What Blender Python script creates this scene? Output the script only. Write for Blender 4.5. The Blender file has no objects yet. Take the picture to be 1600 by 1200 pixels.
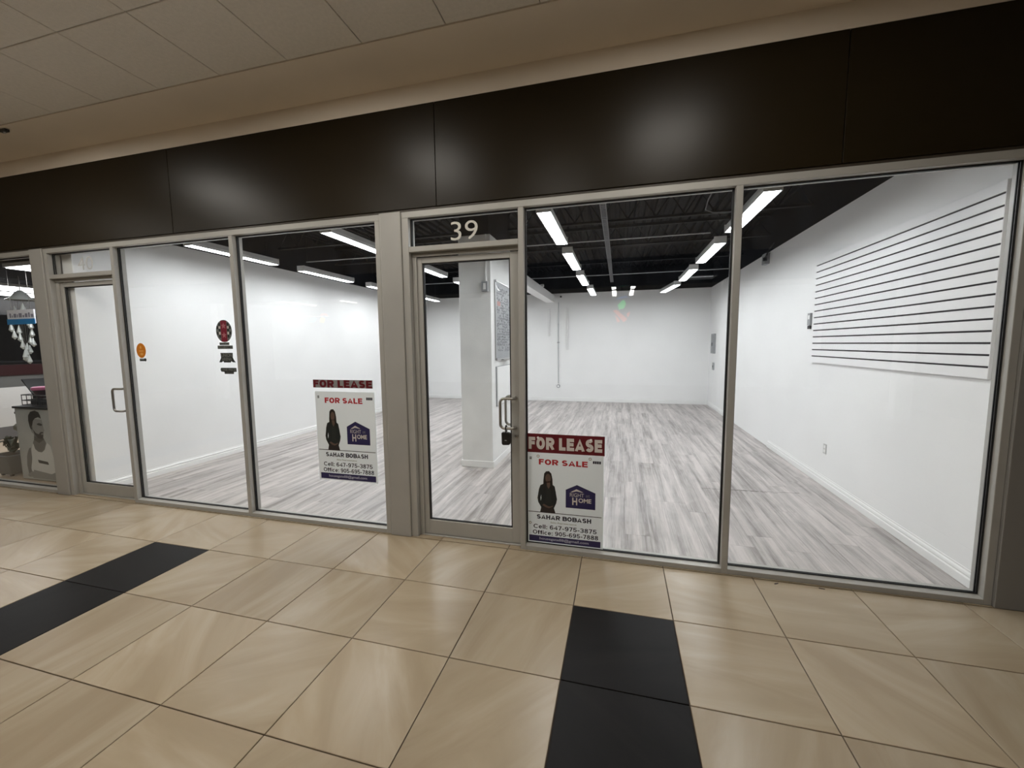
import bpy, bmesh, math, random
from mathutils import Vector, Matrix
random.seed(7)
SC = bpy.context.scene
COL = SC.collection

# ------------------------------------------------------------------ camera
FPX = 635.93
YAW, PITCH, ROLL = -.2575, -.0969, -.0101
CAM = Vector((0, -3.09498, 1.668))
fw = Vector((math.sin(YAW)*math.cos(PITCH), math.cos(YAW)*math.cos(PITCH), math.sin(PITCH)))
rt0 = Vector((math.cos(YAW), -math.sin(YAW), 0)); up0 = rt0.cross(fw)
rt = math.cos(ROLL)*rt0 + math.sin(ROLL)*up0
up = -math.sin(ROLL)*rt0 + math.cos(ROLL)*up0
cd = bpy.data.cameras.new('camera'); cam = bpy.data.objects.new('camera', cd); COL.objects.link(cam)
cd.sensor_fit = 'HORIZONTAL'; cd.sensor_width = 36; cd.lens = 36*FPX/1600; cd.clip_start = .02; cd.clip_end = 200
m = Matrix.Identity(4)
for i in range(3):
    m[i][0], m[i][1], m[i][2], m[i][3] = rt[i], up[i], -fw[i], CAM[i]
cam.matrix_world = m
SC.camera = cam
# ------------------------------------------------------------------ world / exposure / lamp strengths
w = bpy.data.worlds.new('world'); SC.world = w; w.use_nodes = True
w.node_tree.nodes['Background'].inputs[0].default_value = (1, .93, .85, 1)
w.node_tree.nodes['Background'].inputs[1].default_value = .035
SC.view_settings.view_transform = 'Standard'; SC.view_settings.look = 'None'
SC.view_settings.gamma = 1; SC.view_settings.use_curve_mapping = False
SC.view_settings.exposure = 0.0
STRIP_W = 43.0       # store strip lights (radiance)
TROFFER_W = 25.5      # corridor ceiling panels
SALON_W = 9.0
OPP_W = 22.0          # lights of the shop across the corridor (seen as reflections)

# ------------------------------------------------------------------ materials
MATS = {}
def nt(name):
    mt = bpy.data.materials.new(name); mt.use_nodes = True
    return mt, mt.node_tree.nodes, mt.node_tree.links, mt.node_tree.nodes['Principled BSDF']
def mat(name, col, rough=.5, metal=0, var=0., scale=6., bump=0., bscale=60., emit=0, ecol=None, spec=.5, stretch=(1,1,1)):
    if name in MATS: return MATS[name]
    mt, N, L, P = nt(name)
    P.inputs['Base Color'].default_value = (*col, 1)
    P.inputs['Roughness'].default_value = rough
    P.inputs['Metallic'].default_value = metal
    P.inputs['Specular IOR Level'].default_value = spec
    g = N.new('ShaderNodeNewGeometry'); mp = N.new('ShaderNodeMapping')
    mp.inputs['Scale'].default_value = stretch; L.new(g.outputs['Position'], mp.inputs[0])
    n = N.new('ShaderNodeTexNoise'); n.inputs['Scale'].default_value = scale; n.inputs['Detail'].default_value = 5
    L.new(mp.outputs[0], n.inputs['Vector'])
    if var:
        r = N.new('ShaderNodeValToRGB')
        r.color_ramp.elements[0].position = .3; r.color_ramp.elements[1].position = .7
        r.color_ramp.elements[0].color = (*[c*(1-var) for c in col], 1)
        r.color_ramp.elements[1].color = (*[min(1, c*(1+var)) for c in col], 1)
        L.new(n.outputs[0], r.inputs[0]); L.new(r.outputs[0], P.inputs['Base Color'])
    if bump:
        n2 = N.new('ShaderNodeTexNoise'); n2.inputs['Scale'].default_value = bscale
        L.new(mp.outputs[0], n2.inputs['Vector'])
        b = N.new('ShaderNodeBump'); b.inputs['Strength'].default_value = bump; b.inputs['Distance'].default_value = .01
        L.new(n2.outputs[0], b.inputs['Height']); L.new(b.outputs[0], P.inputs['Normal'])
    if emit:
        P.inputs['Emission Color'].default_value = (*(ecol or col), 1); P.inputs['Emission Strength'].default_value = emit
    MATS[name] = mt
    return mt

def glass_mat(name, dirt=.0):
    mt, N, L, P = nt(name); N.remove(P)
    out = N['Material Output']
    tr = N.new('ShaderNodeBsdfTransparent'); tr.inputs[0].default_value = (.985, .99, .988, 1)
    gl = N.new('ShaderNodeBsdfGlossy'); gl.inputs['Roughness'].default_value = 0.0; gl.inputs[0].default_value = (1, 1, 1, 1)
    lw = N.new('ShaderNodeLayerWeight'); lw.inputs[0].default_value = .5
    pw = N.new('ShaderNodeMath'); pw.operation = 'POWER'; pw.inputs[1].default_value = 5; L.new(lw.outputs['Facing'], pw.inputs[0])
    fr = N.new('ShaderNodeMath'); fr.operation = 'MULTIPLY_ADD'; fr.inputs[1].default_value = .96; fr.inputs[2].default_value = .033; L.new(pw.outputs[0], fr.inputs[0])
    mx = N.new('ShaderNodeMixShader'); L.new(fr.outputs[0], mx.inputs[0]); L.new(tr.outputs[0], mx.inputs[1]); L.new(gl.outputs[0], mx.inputs[2])
    last = mx
    if dirt:
        # wipe marks and finger smears on the pane
        g = N.new('ShaderNodeNewGeometry'); mp = N.new('ShaderNodeMapping'); mp.inputs['Scale'].default_value = (5.5, 1, 2.2)
        mp.inputs['Rotation'].default_value = (0, .5, 0)
        L.new(g.outputs['Position'], mp.inputs[0])
        n = N.new('ShaderNodeTexNoise'); n.inputs['Scale'].default_value = 1.3; n.inputs['Detail'].default_value = 9
        n.inputs['Roughness'].default_value = .68; n.inputs['Distortion'].default_value = 1.2
        L.new(mp.outputs[0], n.inputs['Vector'])
        r = N.new('ShaderNodeMapRange'); r.inputs[1].default_value = .45; r.inputs[2].default_value = .8
        r.inputs[3].default_value = dirt*.35; r.inputs[4].default_value = dirt*2.6
        L.new(n.outputs[0], r.inputs[0])
        tl = N.new('ShaderNodeBsdfTranslucent'); tl.inputs[0].default_value = (.8, .85, .95, 1)
        m2 = N.new('ShaderNodeMixShader'); L.new(r.outputs[0], m2.inputs[0]); L.new(mx.outputs[0], m2.inputs[1]); L.new(tl.outputs[0], m2.inputs[2])
        last = m2
    L.new(last.outputs[0], out.inputs[0])
    MATS[name] = mt
    return mt

def tile_mat(name, c0, c1, c2, rough, spec=.25):
    mt, N, L, P = nt(name)
    oi = N.new('ShaderNodeObjectInfo'); tc = N.new('ShaderNodeTexCoord')
    off = N.new('ShaderNodeVectorMath'); off.operation = 'SCALE'; L.new(oi.outputs['Random'], off.inputs['Scale']); off.inputs[0].default_value = (37, 53, 11)
    add = N.new('ShaderNodeVectorMath'); L.new(tc.outputs['Object'], add.inputs[0]); L.new(off.outputs[0], add.inputs[1])
    rotv = N.new('ShaderNodeVectorRotate'); rotv.rotation_type = 'Z_AXIS'; L.new(add.outputs[0], rotv.inputs['Vector'])
    ang = N.new('ShaderNodeMath'); ang.operation = 'MULTIPLY'; ang.inputs[1].default_value = 2.6; L.new(oi.outputs['Random'], ang.inputs[0]); L.new(ang.outputs[0], rotv.inputs['Angle'])
    mp = N.new('ShaderNodeMapping'); mp.inputs['Scale'].default_value = (5.0, 1.0, 1); L.new(rotv.outputs[0], mp.inputs[0])
    n = N.new('ShaderNodeTexNoise'); n.inputs['Scale'].default_value = 1.0; n.inputs['Detail'].default_value = 6; n.inputs['Distortion'].default_value = .9; n.inputs['Roughness'].default_value = .55
    L.new(mp.outputs[0], n.inputs['Vector'])
    r = N.new('ShaderNodeValToRGB'); e = r.color_ramp.elements
    e[0].position = .33; e[0].color = (*c0, 1); e[1].position = .68; e[1].color = (*c2, 1)
    k = e.new(.5); k.color = (*c1, 1)
    L.new(n.outputs[0], r.inputs[0])
    hv = N.new('ShaderNodeHueSaturation'); vr = N.new('ShaderNodeMapRange'); vr.inputs[3].default_value = .93; vr.inputs[4].default_value = 1.05
    L.new(oi.outputs['Random'], vr.inputs[0]); L.new(vr.outputs[0], hv.inputs['Value']); L.new(r.outputs[0], hv.inputs['Color'])
    L.new(hv.outputs[0], P.inputs['Base Color'])
    P.inputs['Roughness'].default_value = rough; P.inputs['Specular IOR Level'].default_value = spec
    MATS[name] = mt; return mt

def plank_mat(name):
    mt, N, L, P = nt(name)
    oi = N.new('ShaderNodeObjectInfo'); g = N.new('ShaderNodeNewGeometry')
    off = N.new('ShaderNodeVectorMath'); off.operation = 'SCALE'; L.new(oi.outputs['Random'], off.inputs['Scale']); off.inputs[0].default_value = (3.1, 5.3, 1)
    add = N.new('ShaderNodeVectorMath'); L.new(g.outputs['Position'], add.inputs[0]); L.new(off.outputs[0], add.inputs[1])
    def noise(src, sx, sy, det, rgh, dist):
        mp = N.new('ShaderNodeMapping'); mp.inputs['Scale'].default_value = (sx, sy, 1); L.new(src, mp.inputs[0])
        n = N.new('ShaderNodeTexNoise'); n.inputs['Scale'].default_value = 1; n.inputs['Detail'].default_value = det
        n.inputs['Roughness'].default_value = rgh; n.inputs['Distortion'].default_value = dist; L.new(mp.outputs[0], n.inputs['Vector']); return n.outputs[0]
    broad1 = noise(add.outputs[0], 13, .7, 3, .5, .3); broad2 = noise(g.outputs['Position'], 9, .45, 3, .5, .4)
    av = N.new('ShaderNodeMath'); av.operation = 'MULTIPLY_ADD'; av.inputs[1].default_value = .55; L.new(broad1, av.inputs[0])
    a2 = N.new('ShaderNodeMath'); a2.operation = 'MULTIPLY'; a2.inputs[1].default_value = .45; L.new(broad2, a2.inputs[0]); L.new(a2.outputs[0], av.inputs[2]); broad = av.outputs[0]
    grain = noise(add.outputs[0], 60, 2.0, 5, .65, .5)
    knots = noise(add.outputs[0], 6, 3, 4, .6, 1.5)
    m1 = N.new('ShaderNodeMath'); m1.operation = 'MULTIPLY_ADD'; m1.inputs[1].default_value = .26; L.new(grain, m1.inputs[0])
    mm = N.new('ShaderNodeMath'); mm.operation = 'MULTIPLY'; mm.inputs[1].default_value = .62; L.new(broad, mm.inputs[0]); L.new(mm.outputs[0], m1.inputs[2])
    m2 = N.new('ShaderNodeMath'); m2.operation = 'MULTIPLY_ADD'; m2.inputs[1].default_value = .12; L.new(knots, m2.inputs[0]); L.new(m1.outputs[0], m2.inputs[2])
    rv = N.new('ShaderNodeMath'); rv.operation = 'MULTIPLY_ADD'; rv.inputs[1].default_value = .03; L.new(oi.outputs['Random'], rv.inputs[0]); L.new(m2.outputs[0], rv.inputs[2])
    r = N.new('ShaderNodeValToRGB'); e = r.color_ramp.elements
    e[0].position = .405; e[0].color = (.19, .17, .16, 1); e[1].position = .61; e[1].color = (.565, .52, .50, 1)
    k = e.new(.51); k.color = (.40, .37, .355, 1)
    L.new(rv.outputs[0], r.inputs[0]); L.new(r.outputs[0], P.inputs['Base Color'])
    P.inputs['Roughness'].default_value = .42
    b = N.new('ShaderNodeBump'); b.inputs['Strength'].default_value = .12; b.inputs['Distance'].default_value = .004
    L.new(grain, b.inputs['Height']); L.new(b.outputs[0], P.inputs['Normal'])
    MATS[name] = mt; return mt

ALU = mat('anodised_aluminium', (.39, .38, .355), .38, .1, var=.05, scale=3)
ALU_DK = mat('pilaster_metal', (.37, .36, .338), .42, .1, var=.05, scale=2)
GASKET = mat('black_gasket', (.006, .006, .007), .5)
GLASS = glass_mat('window_glass', .003)
GLASS_DOOR = glass_mat('door_glass', .002)
WHITE = mat('white_wall_paint', (.86, .86, .855), .55, var=.025, scale=1.6, bump=.03, bscale=90)
COLWHITE = mat('column_paint', (.76, .76, .745), .6, var=.06, scale=3.5, bump=.12, bscale=60)
TRIMW = mat('white_trim_gloss', (.83, .83, .82), .3)
BLACKC = mat('black_ceiling_paint', (.0055, .006, .008), .7, var=.3, scale=4, spec=.08)
BLACKS = mat('black_steel', (.005, .0055, .007), .6, spec=.12)
FASCIA = mat('brown_laminate', (.0155, .0105, .0042), .33, .0, var=.08, scale=1.2, spec=.16, stretch=(1, 1, 3))
CTILE = mat('ceiling_tile', (.76, .72, .66), .9, var=.04, scale=40, bump=.35, bscale=260)
SOFFIT = mat('soffit_paint', (.77, .69, .59), .7, var=.03, scale=1.5)
GROUT = mat('grout', (.045, .03, .02), .9)
TILE = tile_mat('beige_floor_tile', (.315, .246, .166), (.35, .279, .193), (.395, .327, .240), .27)
TILEB = tile_mat('black_floor_tile', (.0055, .0045, .0042), (.0075, .0063, .006), (.010, .0085, .0078), .42, .10)
PLANK = plank_mat('grey_laminate')
DARKGAP = mat('dark_gap', (.03, .027, .025), .8)
LIGHTHOUSE = mat('light_housing', (.72, .72, .72), .4)
STRIP = mat('strip_diffuser', (.9, .9, .9), .4, emit=STRIP_W, ecol=(.95, .98, 1.0))
TROF = mat('troffer_lens', (.9, .9, .9), .4, emit=TROFFER_W, ecol=(1.0, .955, .87))
SALONL = mat('salon_lens', (.9, .9, .9), .4, emit=SALON_W, ecol=(.98, .99, 1.0))
OPPL = mat('opposite_lens', (.9, .9, .9), .4, emit=OPP_W, ecol=(1, .98, .95))
STEEL = mat('brushed_steel', (.42, .41, .39), .28, .9)
PIPE = mat('grey_conduit', (.50, .51, .52), .4, .3)
TRAYM = mat('tray_metal', (.16, .16, .17), .5, .3)
BOXG = mat('grey_box', (.33, .34, .35), .5)
BLACKP = mat('black_plastic', (.008, .008, .009), .35)
SLATW = mat('white_melamine', (.86, .855, .86), .35)

# ------------------------------------------------------------------ mesh helpers
ORG = {}
class MB:
    def __init__(s): s.v = []; s.f = []
    def box(s, x0, x1, y0, y1, z0, z1):
        b = len(s.v)
        s.v += [(x0,y0,z0),(x1,y0,z0),(x1,y1,z0),(x0,y1,z0),(x0,y0,z1),(x1,y0,z1),(x1,y1,z1),(x0,y1,z1)]
        s.f += [tuple(b+i for i in q) for q in ((0,3,2,1),(4,5,6,7),(0,1,5,4),(1,2,6,5),(2,3,7,6),(3,0,4,7))]
        return s
    def prism(s, poly, axis, a, b):
        # poly: 2-D outline; axis 'y': (x,z) extruded y a..b ; 'x': (y,z) ; 'z': (x,y)
        def P(p, t): return (p[0], t, p[1]) if axis == 'y' else ((t, p[0], p[1]) if axis == 'x' else (p[0], p[1], t))
        n = len(poly); o = len(s.v)
        s.v += [P(p, a) for p in poly] + [P(p, b) for p in poly]
        s.f += [tuple(o+i for i in range(n)), tuple(o+n+i for i in reversed(range(n)))]
        s.f += [(o+i, o+n+i, o+n+(i+1) % n, o+(i+1) % n) for i in range(n)]
        return s
    def tube(s, pts, r, n=10, cap=True):
        pts = [Vector(p) for p in pts]; rings = []
        t = (pts[1]-pts[0]).normalized(); ref = Vector((0, 0, 1)) if abs(t.z) < .9 else Vector((1, 0, 0))
        nrm = t.cross(ref).normalized()
        for i, p in enumerate(pts):
            t2 = ((pts[min(i+1, len(pts)-1)]-pts[max(i-1, 0)])).normalized()
            nrm = (nrm - t2*nrm.dot(t2)).normalized(); bi = t2.cross(nrm)
            rr = r[i] if isinstance(r, (list, tuple)) else r
            o = len(s.v); rings.append(o)
            for k in range(n):
                a = 2*math.pi*k/n; s.v.append(tuple(p+rr*(math.cos(a)*nrm+math.sin(a)*bi)))
        for a, b in zip(rings, rings[1:]):
            s.f += [(a+k, a+(k+1) % n, b+(k+1) % n, b+k) for k in range(n)]
        if cap:
            s.f += [tuple(rings[0]+k for k in reversed(range(n))), tuple(rings[-1]+k for k in range(n))]
        return s
    def lathe(s, prof, c, n=20, axis='z'):
        o = len(s.v)
        for (r, h) in prof:
            for k in range(n):
                a = 2*math.pi*k/n; x, y = r*math.cos(a), r*math.sin(a)
                s.v.append((c[0]+x, c[1]+y, c[2]+h) if axis == 'z' else ((c[0]+x, c[1]+h, c[2]+y) if axis == 'y' else (c[0]+h, c[1]+x, c[2]+y)))
        for i in range(len(prof)-1):
            s.f += [(o+i*n+k, o+i*n+(k+1) % n, o+(i+1)*n+(k+1) % n, o+(i+1)*n+k) for k in range(n)]
        s.f += [tuple(o+k for k in reversed(range(n))), tuple(o+(len(prof)-1)*n+k for k in range(n))]
        return s
    def build(s, name, material, parent=None, bevel=0, smooth=False, org=None):
        po = ORG[parent.name] if parent else Vector((0, 0, 0))
        oo = Vector(org) if org is not None else po.copy()
        me = bpy.data.meshes.new(name)
        me.from_pydata([tuple(Vector(v)-oo) for v in s.v], [], s.f)
        bm = bmesh.new(); bm.from_mesh(me)
        bmesh.ops.recalc_face_normals(bm, faces=bm.faces)
        if bevel:
            bmesh.ops.bevel(bm, geom=list(bm.edges), offset=bevel, segments=1, profile=.5, affect='EDGES')
        bm.to_mesh(me); bm.free()
        me.materials.append(material)
        if smooth:
            for p in me.polygons: p.use_smooth = True
            try: me.set_sharp_from_angle(angle=math.radians(40))
            except Exception: pass
        o = bpy.data.objects.new(name, me); COL.objects.link(o)
        if parent: o.parent = parent
        o.location = oo - po
        ORG[o.name] = oo
        return o
def empty(name, loc=(0, 0, 0)):
    o = bpy.data.objects.new(name, None); COL.objects.link(o); o.location = loc; o.empty_display_size = .1
    ORG[o.name] = Vector(loc); return o
def tag(o, label, cat=None, group=None, kind=None):
    o['label'] = label
    if cat: o['category'] = cat
    if group: o['group'] = group
    if kind: o['kind'] = kind
    return o
def thing(name, loc, label, cat, group=None, kind=None): return tag(empty(name, loc), label, cat, group, kind)
def bx(name, material, parent, *b, bevel=0): return MB().box(*b).build(name, material, parent, bevel)
def copy_tree(o, parent=None, loc=None):
    c = o.copy(); COL.objects.link(c); c.parent = parent
    if loc is not None: c.location = loc; ORG[c.name] = Vector(loc)
    for ch in list(o.children): copy_tree(ch, c)
    return c

def text_mb(body, x0, x1, z0, z1, y, bold=0., depth=.0005, spacing=1.0):
    """lettering in the XZ plane, facing -Y, fitted to the box"""
    cu = bpy.data.curves.new('lettering', 'FONT'); cu.body = body; cu.size = 1; cu.offset = bold; cu.resolution_u = 4
    cu.space_character = spacing
    ob = bpy.data.objects.new('lettering', cu); COL.objects.link(ob)
    bpy.context.view_layer.update()
    dg = bpy.context.evaluated_depsgraph_get()
    me = bpy.data.meshes.new_from_object(ob.evaluated_get(dg))
    bpy.data.objects.remove(ob); bpy.data.curves.remove(cu)
    xs = [v.co.x for v in me.vertices]; ys = [v.co.y for v in me.vertices]
    ax, bx_, ay, by = min(xs), max(xs), min(ys), max(ys)
    bm = bmesh.new(); bm.from_mesh(me); bpy.data.meshes.remove(me)
    mb = MB()
    bm.verts.ensure_lookup_table()
    mb.v = [(x0+(v.co.x-ax)/(bx_-ax)*(x1-x0), y-depth, z0+(v.co.y-ay)/(by-ay)*(z1-z0)) for v in bm.verts]
    mb.f = [tuple(v.index for v in f.verts) for f in bm.faces]
    # side walls so the letters are solid
    n = len(mb.v); mb.v += [(a, y, c) for a, b, c in mb.v]
    for e in bm.edges:
        if e.is_boundary:
            a, b = e.verts[0].index, e.verts[1].index
            mb.f.append((a, b, b+n, a+n))
    bm.free()
    return mb
# heavy sans lettering drawn from strokes (cap height 1), used for the sign headlines
def _arc(cx, cy, rx, ry, a0, a1, n=10):
    return [(cx+rx*math.cos(math.radians(a0+(a1-a0)*i/n)), cy+ry*math.sin(math.radians(a0+(a1-a0)*i/n))) for i in range(n+1)]
def _glyph(ch, t):
    b, q = t/2, 1-t/2; x = .72; r = x-b; m = .52
    up = {'F': (.62, [[(b, 0), (b, 1)], [(b, q), (.62, q)], [(b, m), (.57, m)]]),
          'E': (.66, [[(b, 0), (b, 1)], [(b, q), (.65, q)], [(b, m), (.61, m)], [(b, b), (.66, b)]]),
          'L': (.60, [[(b, 1), (b, b), (.60, b)]]),
          'H': (x, [[(b, 0), (b, 1)], [(r, 0), (r, 1)], [(b, m), (r, m)]]),
          'A': (.80, [[(.09, 0), (.40, .97), (.71, 0)], [(.20, .27), (.60, .27)]]),
          'O': (.80, [_arc(.40, .5, .40-b, .5-b, 0, 360, 24)]),
          'R': (.76, [[(b, 0), (b, 1)], [(b, q)]+_arc(.42, q-.5*(q-.46), .66-b-.42+.10, .5*(q-.46), 90, -90)+[(b, .46)], [(.38, .46), (.64, 0)]]),
          'B': (.72, [[(b, 0), (b, 1)], [(b, q)]+_arc(.40, (q+m)/2, .27-b+.09, (q-m)/2, 90, -90)+[(b, m)], [(b, m)]+_arc(.40, (b+m)/2, .32-b+.09, (m-b)/2, 90, -90)+[(b, b)]]),
          'S': (.70, [_arc(.35, q-(q-b)/4, .33-b, (q-b)/4, 25, 265, 14)+_arc(.35, b+(q-b)/4, .35-b, (q-b)/4, 85, -155, 14)]),
          'C': (.76, [_arc(.41, .5, .41-b, .5-b, 40, 320, 18)]),
          '0': (.58, [_arc(.29, .5, .29-b, .5-b, 0, 360, 22)]),
          '3': (.58, [_arc(.27, q-(q-b)/4, .30-b, (q-b)/4, 155, -85, 14)+_arc(.27, b+(q-b)/4, .31-b, (q-b)/4, 85, -155, 14)]),
          '4': (.60, [[(.44, 0), (.44, .96), (b*.8, .30), (.60, .30)]]),
          '5': (.58, [[(.54, q), (.13, q), (.10, .48)]+_arc(.27, .33, .31-b, .33-b, 110, -155)]),
          '6': (.58, [_arc(.29, .32, .29-b, .32-b, 180, -180, 18), [(b, .32)]+_arc(.32, .55, .32-b, .45-b, 180, 40)]),
          '7': (.56, [[(0, q), (.47, q), (.20, 0)]]),
          '8': (.58, [_arc(.29, .755, .245-b+.02, .245-b, 0, 360, 18), _arc(.29, .29, .29-b, .29-b, 0, 360, 18)]),
          '9': (.58, [_arc(.29, .68, .29-b, .32-b, 0, 360, 18), [(.58-b, .68)]+_arc(.26, .45, .32-b, .45-b, 0, -140)]),
          '-': (.34, [[(.0, .37), (.34, .37)]]), ':': (.20, [[(0, .09), (.2, .09)], [(0, .60), (.2, .60)]]), ' ': (.22, []),
          'e': (.58, [[(.04, .37), (.5, .37)], _arc(.29, .36, .29-b, .37-b, 0, 320, 18)]),
          'l': (.18, [[(b, 0), (b, 1)]]), 'i': (.18, [[(b, 0), (b, .72)], [(b, .84), (b, 1)]]),
          'f': (.36, [[(.17, 0), (.17, .80)]+_arc(.33, .80, .16, .2-b, 180, 90, 5), [(0, .66), (.36, .66)]]),
          'c': (.54, [_arc(.29, .36, .29-b, .37-b, 45, 315, 16)])}
    return up[ch]
def stroke_text(body, x0, x1, z0, z1, y, t=.2, depth=.0005, gap=.10, only=None):
    X = 0; quads = []
    for ci, ch in enumerate(body):
        wd, st = _glyph(ch, t)
        for pl in st:
            n = len(pl); closed = n > 3 and math.hypot(pl[0][0]-pl[-1][0], pl[0][1]-pl[-1][1]) < 1e-6
            Ls, Rs = [], []
            for i in range(n):
                a = pl[i-1] if i > 0 else (pl[-2] if closed else None); c_ = pl[i+1] if i < n-1 else (pl[1] if closed else None); p = pl[i]
                ds = []
                if a: ds.append((p[0]-a[0], p[1]-a[1]))
                if c_: ds.append((c_[0]-p[0], c_[1]-p[1]))
                ns = []
                for d in ds:
                    l_ = math.hypot(*d) or 1; ns.append((-d[1]/l_, d[0]/l_))
                nx = sum(v[0] for v in ns)/len(ns); ny = sum(v[1] for v in ns)/len(ns); l_ = math.hypot(nx, ny) or 1
                k = t/2/max(l_, .45)/l_ if l_ else t/2
                Ls.append((X+p[0]+nx*k, p[1]+ny*k)); Rs.append((X+p[0]-nx*k, p[1]-ny*k))
            if only is None or ci == only: quads.append((Ls, Rs, closed))
        X += wd+gap
    X -= gap
    mb = MB()
    for k, (Ls, Rs, closed) in enumerate(quads):      # one strip of faces per stroke, front and sides
        F = lambda p: (x0+p[0]/X*(x1-x0), z0+max(0, min(1, p[1]))*(z1-z0))
        n = len(Ls); o = len(mb.v); yf_ = y-depth-.00006*(k % 5)
        for P_ in (Ls, Rs):
            for yy in (yf_, y): mb.v += [(F(p)[0], yy, F(p)[1]) for p in P_]
        for a in range(n-1):
            mb.f += [(o+a, o+2*n+a, o+2*n+a+1, o+a+1), (o+a, o+a+1, o+n+a+1, o+n+a), (o+2*n+a, o+3*n+a, o+3*n+a+1, o+2*n+a+1)]
        if not closed: mb.f += [(o, o+n, o+3*n, o+2*n), (o+n-1, o+3*n-1, o+4*n-1, o+2*n-1)]
    return mb
def ellipse(cx, cz, rx, rz, n=28, a0=0, a1=2*math.pi):
    return [(cx+rx*math.cos(a0+(a1-a0)*i/n), cz+rz*math.sin(a0+(a1-a0)*i/n)) for i in range(n)]
def flat(name, poly, y, material, parent, d=.0005): return MB().prism(poly, 'y', y-d, y).build(name, material, parent)
def rect(x0, x1, z0, z1): return [(x0, z0), (x1, z0), (x1, z1), (x0, z1)]

# ------------------------------------------------------------------ key dimensions
TX = lambda c: .6*(c-6.4324)
XL, XR, YB, ZW = -5.85, 2.32, 8.75, 3.11
ZC = 3.70                       # corridor ceiling
HZ0, HZ1 = 2.70, 2.748          # storefront header
GY = .05                        # glass line

# ================================================================== SETTING
# ---- corridor floor
fl = tag(bx('floor_corridor', GROUT, None, -17, 7, -14, .12, -.08, -.007), 'beige tiled corridor floor with two dark tile bands', 'floor', kind='structure')
ORG[fl.name] = Vector((0, 0, 0))
tb = MB(); h = .2973; c = .0025
tb.v = [(-h,-h,-.012),(h,-h,-.012),(h,h,-.012),(-h,h,-.012),(-h,-h,-c*.6),(h,-h,-c*.6),(h,h,-c*.6),(-h,h,-c*.6),(-h+c,-h+c,0),(h-c,-h+c,0),(h-c,h-c,0),(-h+c,h-c,0)]
tb.f = [(0,1,5,4),(1,2,6,5),(2,3,7,6),(3,0,4,7),(4,5,9,8),(5,6,10,9),(6,7,11,10),(7,4,8,11),(8,9,10,11)]
t0 = tb.build('tile', TILE, fl); tmesh = t0.data
tblack = tmesh.copy(); tblack.materials[0] = TILEB
bpy.data.objects.remove(t0)
def place_tile(mesh, x, y, sy=1.0):
    o = bpy.data.objects.new('tile', mesh); COL.objects.link(o); o.parent = fl; o.location = (x, y, 0); o.scale = (1, sy, 1)
for cc in range(-8, 11):
    x = TX(cc+.5)
    place_tile(tmesh, x, .0275, .0775/.6)           # cut strip under the shopfront
    for r in range(7):
        blk = (cc % 6 == 0) and r >= 1
        place_tile(tblack if blk else tmesh, x, -.319-.6*r)
far = MB(); far.box(-17, TX(-8)-.002, -14, .066, -.012, 0); far.box(TX(11)+.002, 7, -14, .066, -.012, 0)
far.box(TX(-8), TX(11), -14, -.019-.6*7-.002, -.012, 0)
far.build('far_tiling', TILE, fl)

# ---- corridor ceiling: 0.61 tile grid, plaster soffit, upstand above the fascia
CX0, CY0, CP = -.490, -.485, .61
ce = tag(bx('ceiling_corridor', mat('ceiling_grid_dark', (.10, .085, .065), .8), None, -17, 7, -14, -.4849, ZC+.012, ZC+.1), 'suspended corridor ceiling of square acoustic tiles', 'ceiling', kind='structure')
ORG[ce.name] = Vector((0, 0, 0))
cb = MB().box(-.3025, .3025, -.3025, .3025, 0, .011).build('ceiling_tile', CTILE, ce, bevel=.003); cmesh = cb.data; bpy.data.objects.remove(cb)
TROFFERS = [(-8, 1), (-3, 1), (1, 1), (-13, 3), (-9, 3), (-5, 3), (-1, 3)]  # outer row added out of view to brighten signs and frames from the front
for i in range(-15, 7):
    for j in range(8):
        if (i, j) in TROFFERS: continue
        o = bpy.data.objects.new('ceiling_tile', cmesh); COL.objects.link(o); o.parent = ce
        o.location = (CX0+CP*(i+.5), CY0-CP*(j+.5), ZC)
cfar = MB(); cfar.box(-17, CX0-15*CP-.003, -14, CY0, ZC, ZC+.011); cfar.box(CX0+7*CP+.003, 7, -14, CY0, ZC, ZC+.011)
cfar.box(CX0-15*CP, CX0+7*CP, -14, CY0-8*CP-.003, ZC, ZC+.011); cfar.build('far_ceiling', CTILE, ce)
so = tag(MB().box(-17, 7, -.4848, .3, ZC-.002, ZC+.1).box(-17, 7, -.4848, -.462, ZC-.006, ZC-.0021).box(-17, 7, -.004, .12, 3.546, ZC-.0021).build('trim_soffit', SOFFIT), 'painted plaster soffit strip between ceiling tiles and brown fascia', 'trim', kind='structure')

# ---- brown fascia
fa = empty('wall_fascia'); tag(fa, 'dark brown laminate fascia above the shopfront', 'fascia', kind='structure')
js = [-12.4, -9.665, -6.92, -4.175, -1.419, 1.324, 4.07, 6.8]
for a, b in zip(js, js[1:]): bx('panel', FASCIA, fa, a+.0025, b-.0025, -.006, .03, 2.768, 3.544, bevel=.0015)
bx('backing', GASKET, fa, -12.4, 6.8, .031, .12, 2.752, 3.545)
bx('shadow_channel', mat('bronze_channel', (.045, .035, .024), .5), fa, -12.4, 6.8, .004, .030, 2.750, 2.7675)

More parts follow.
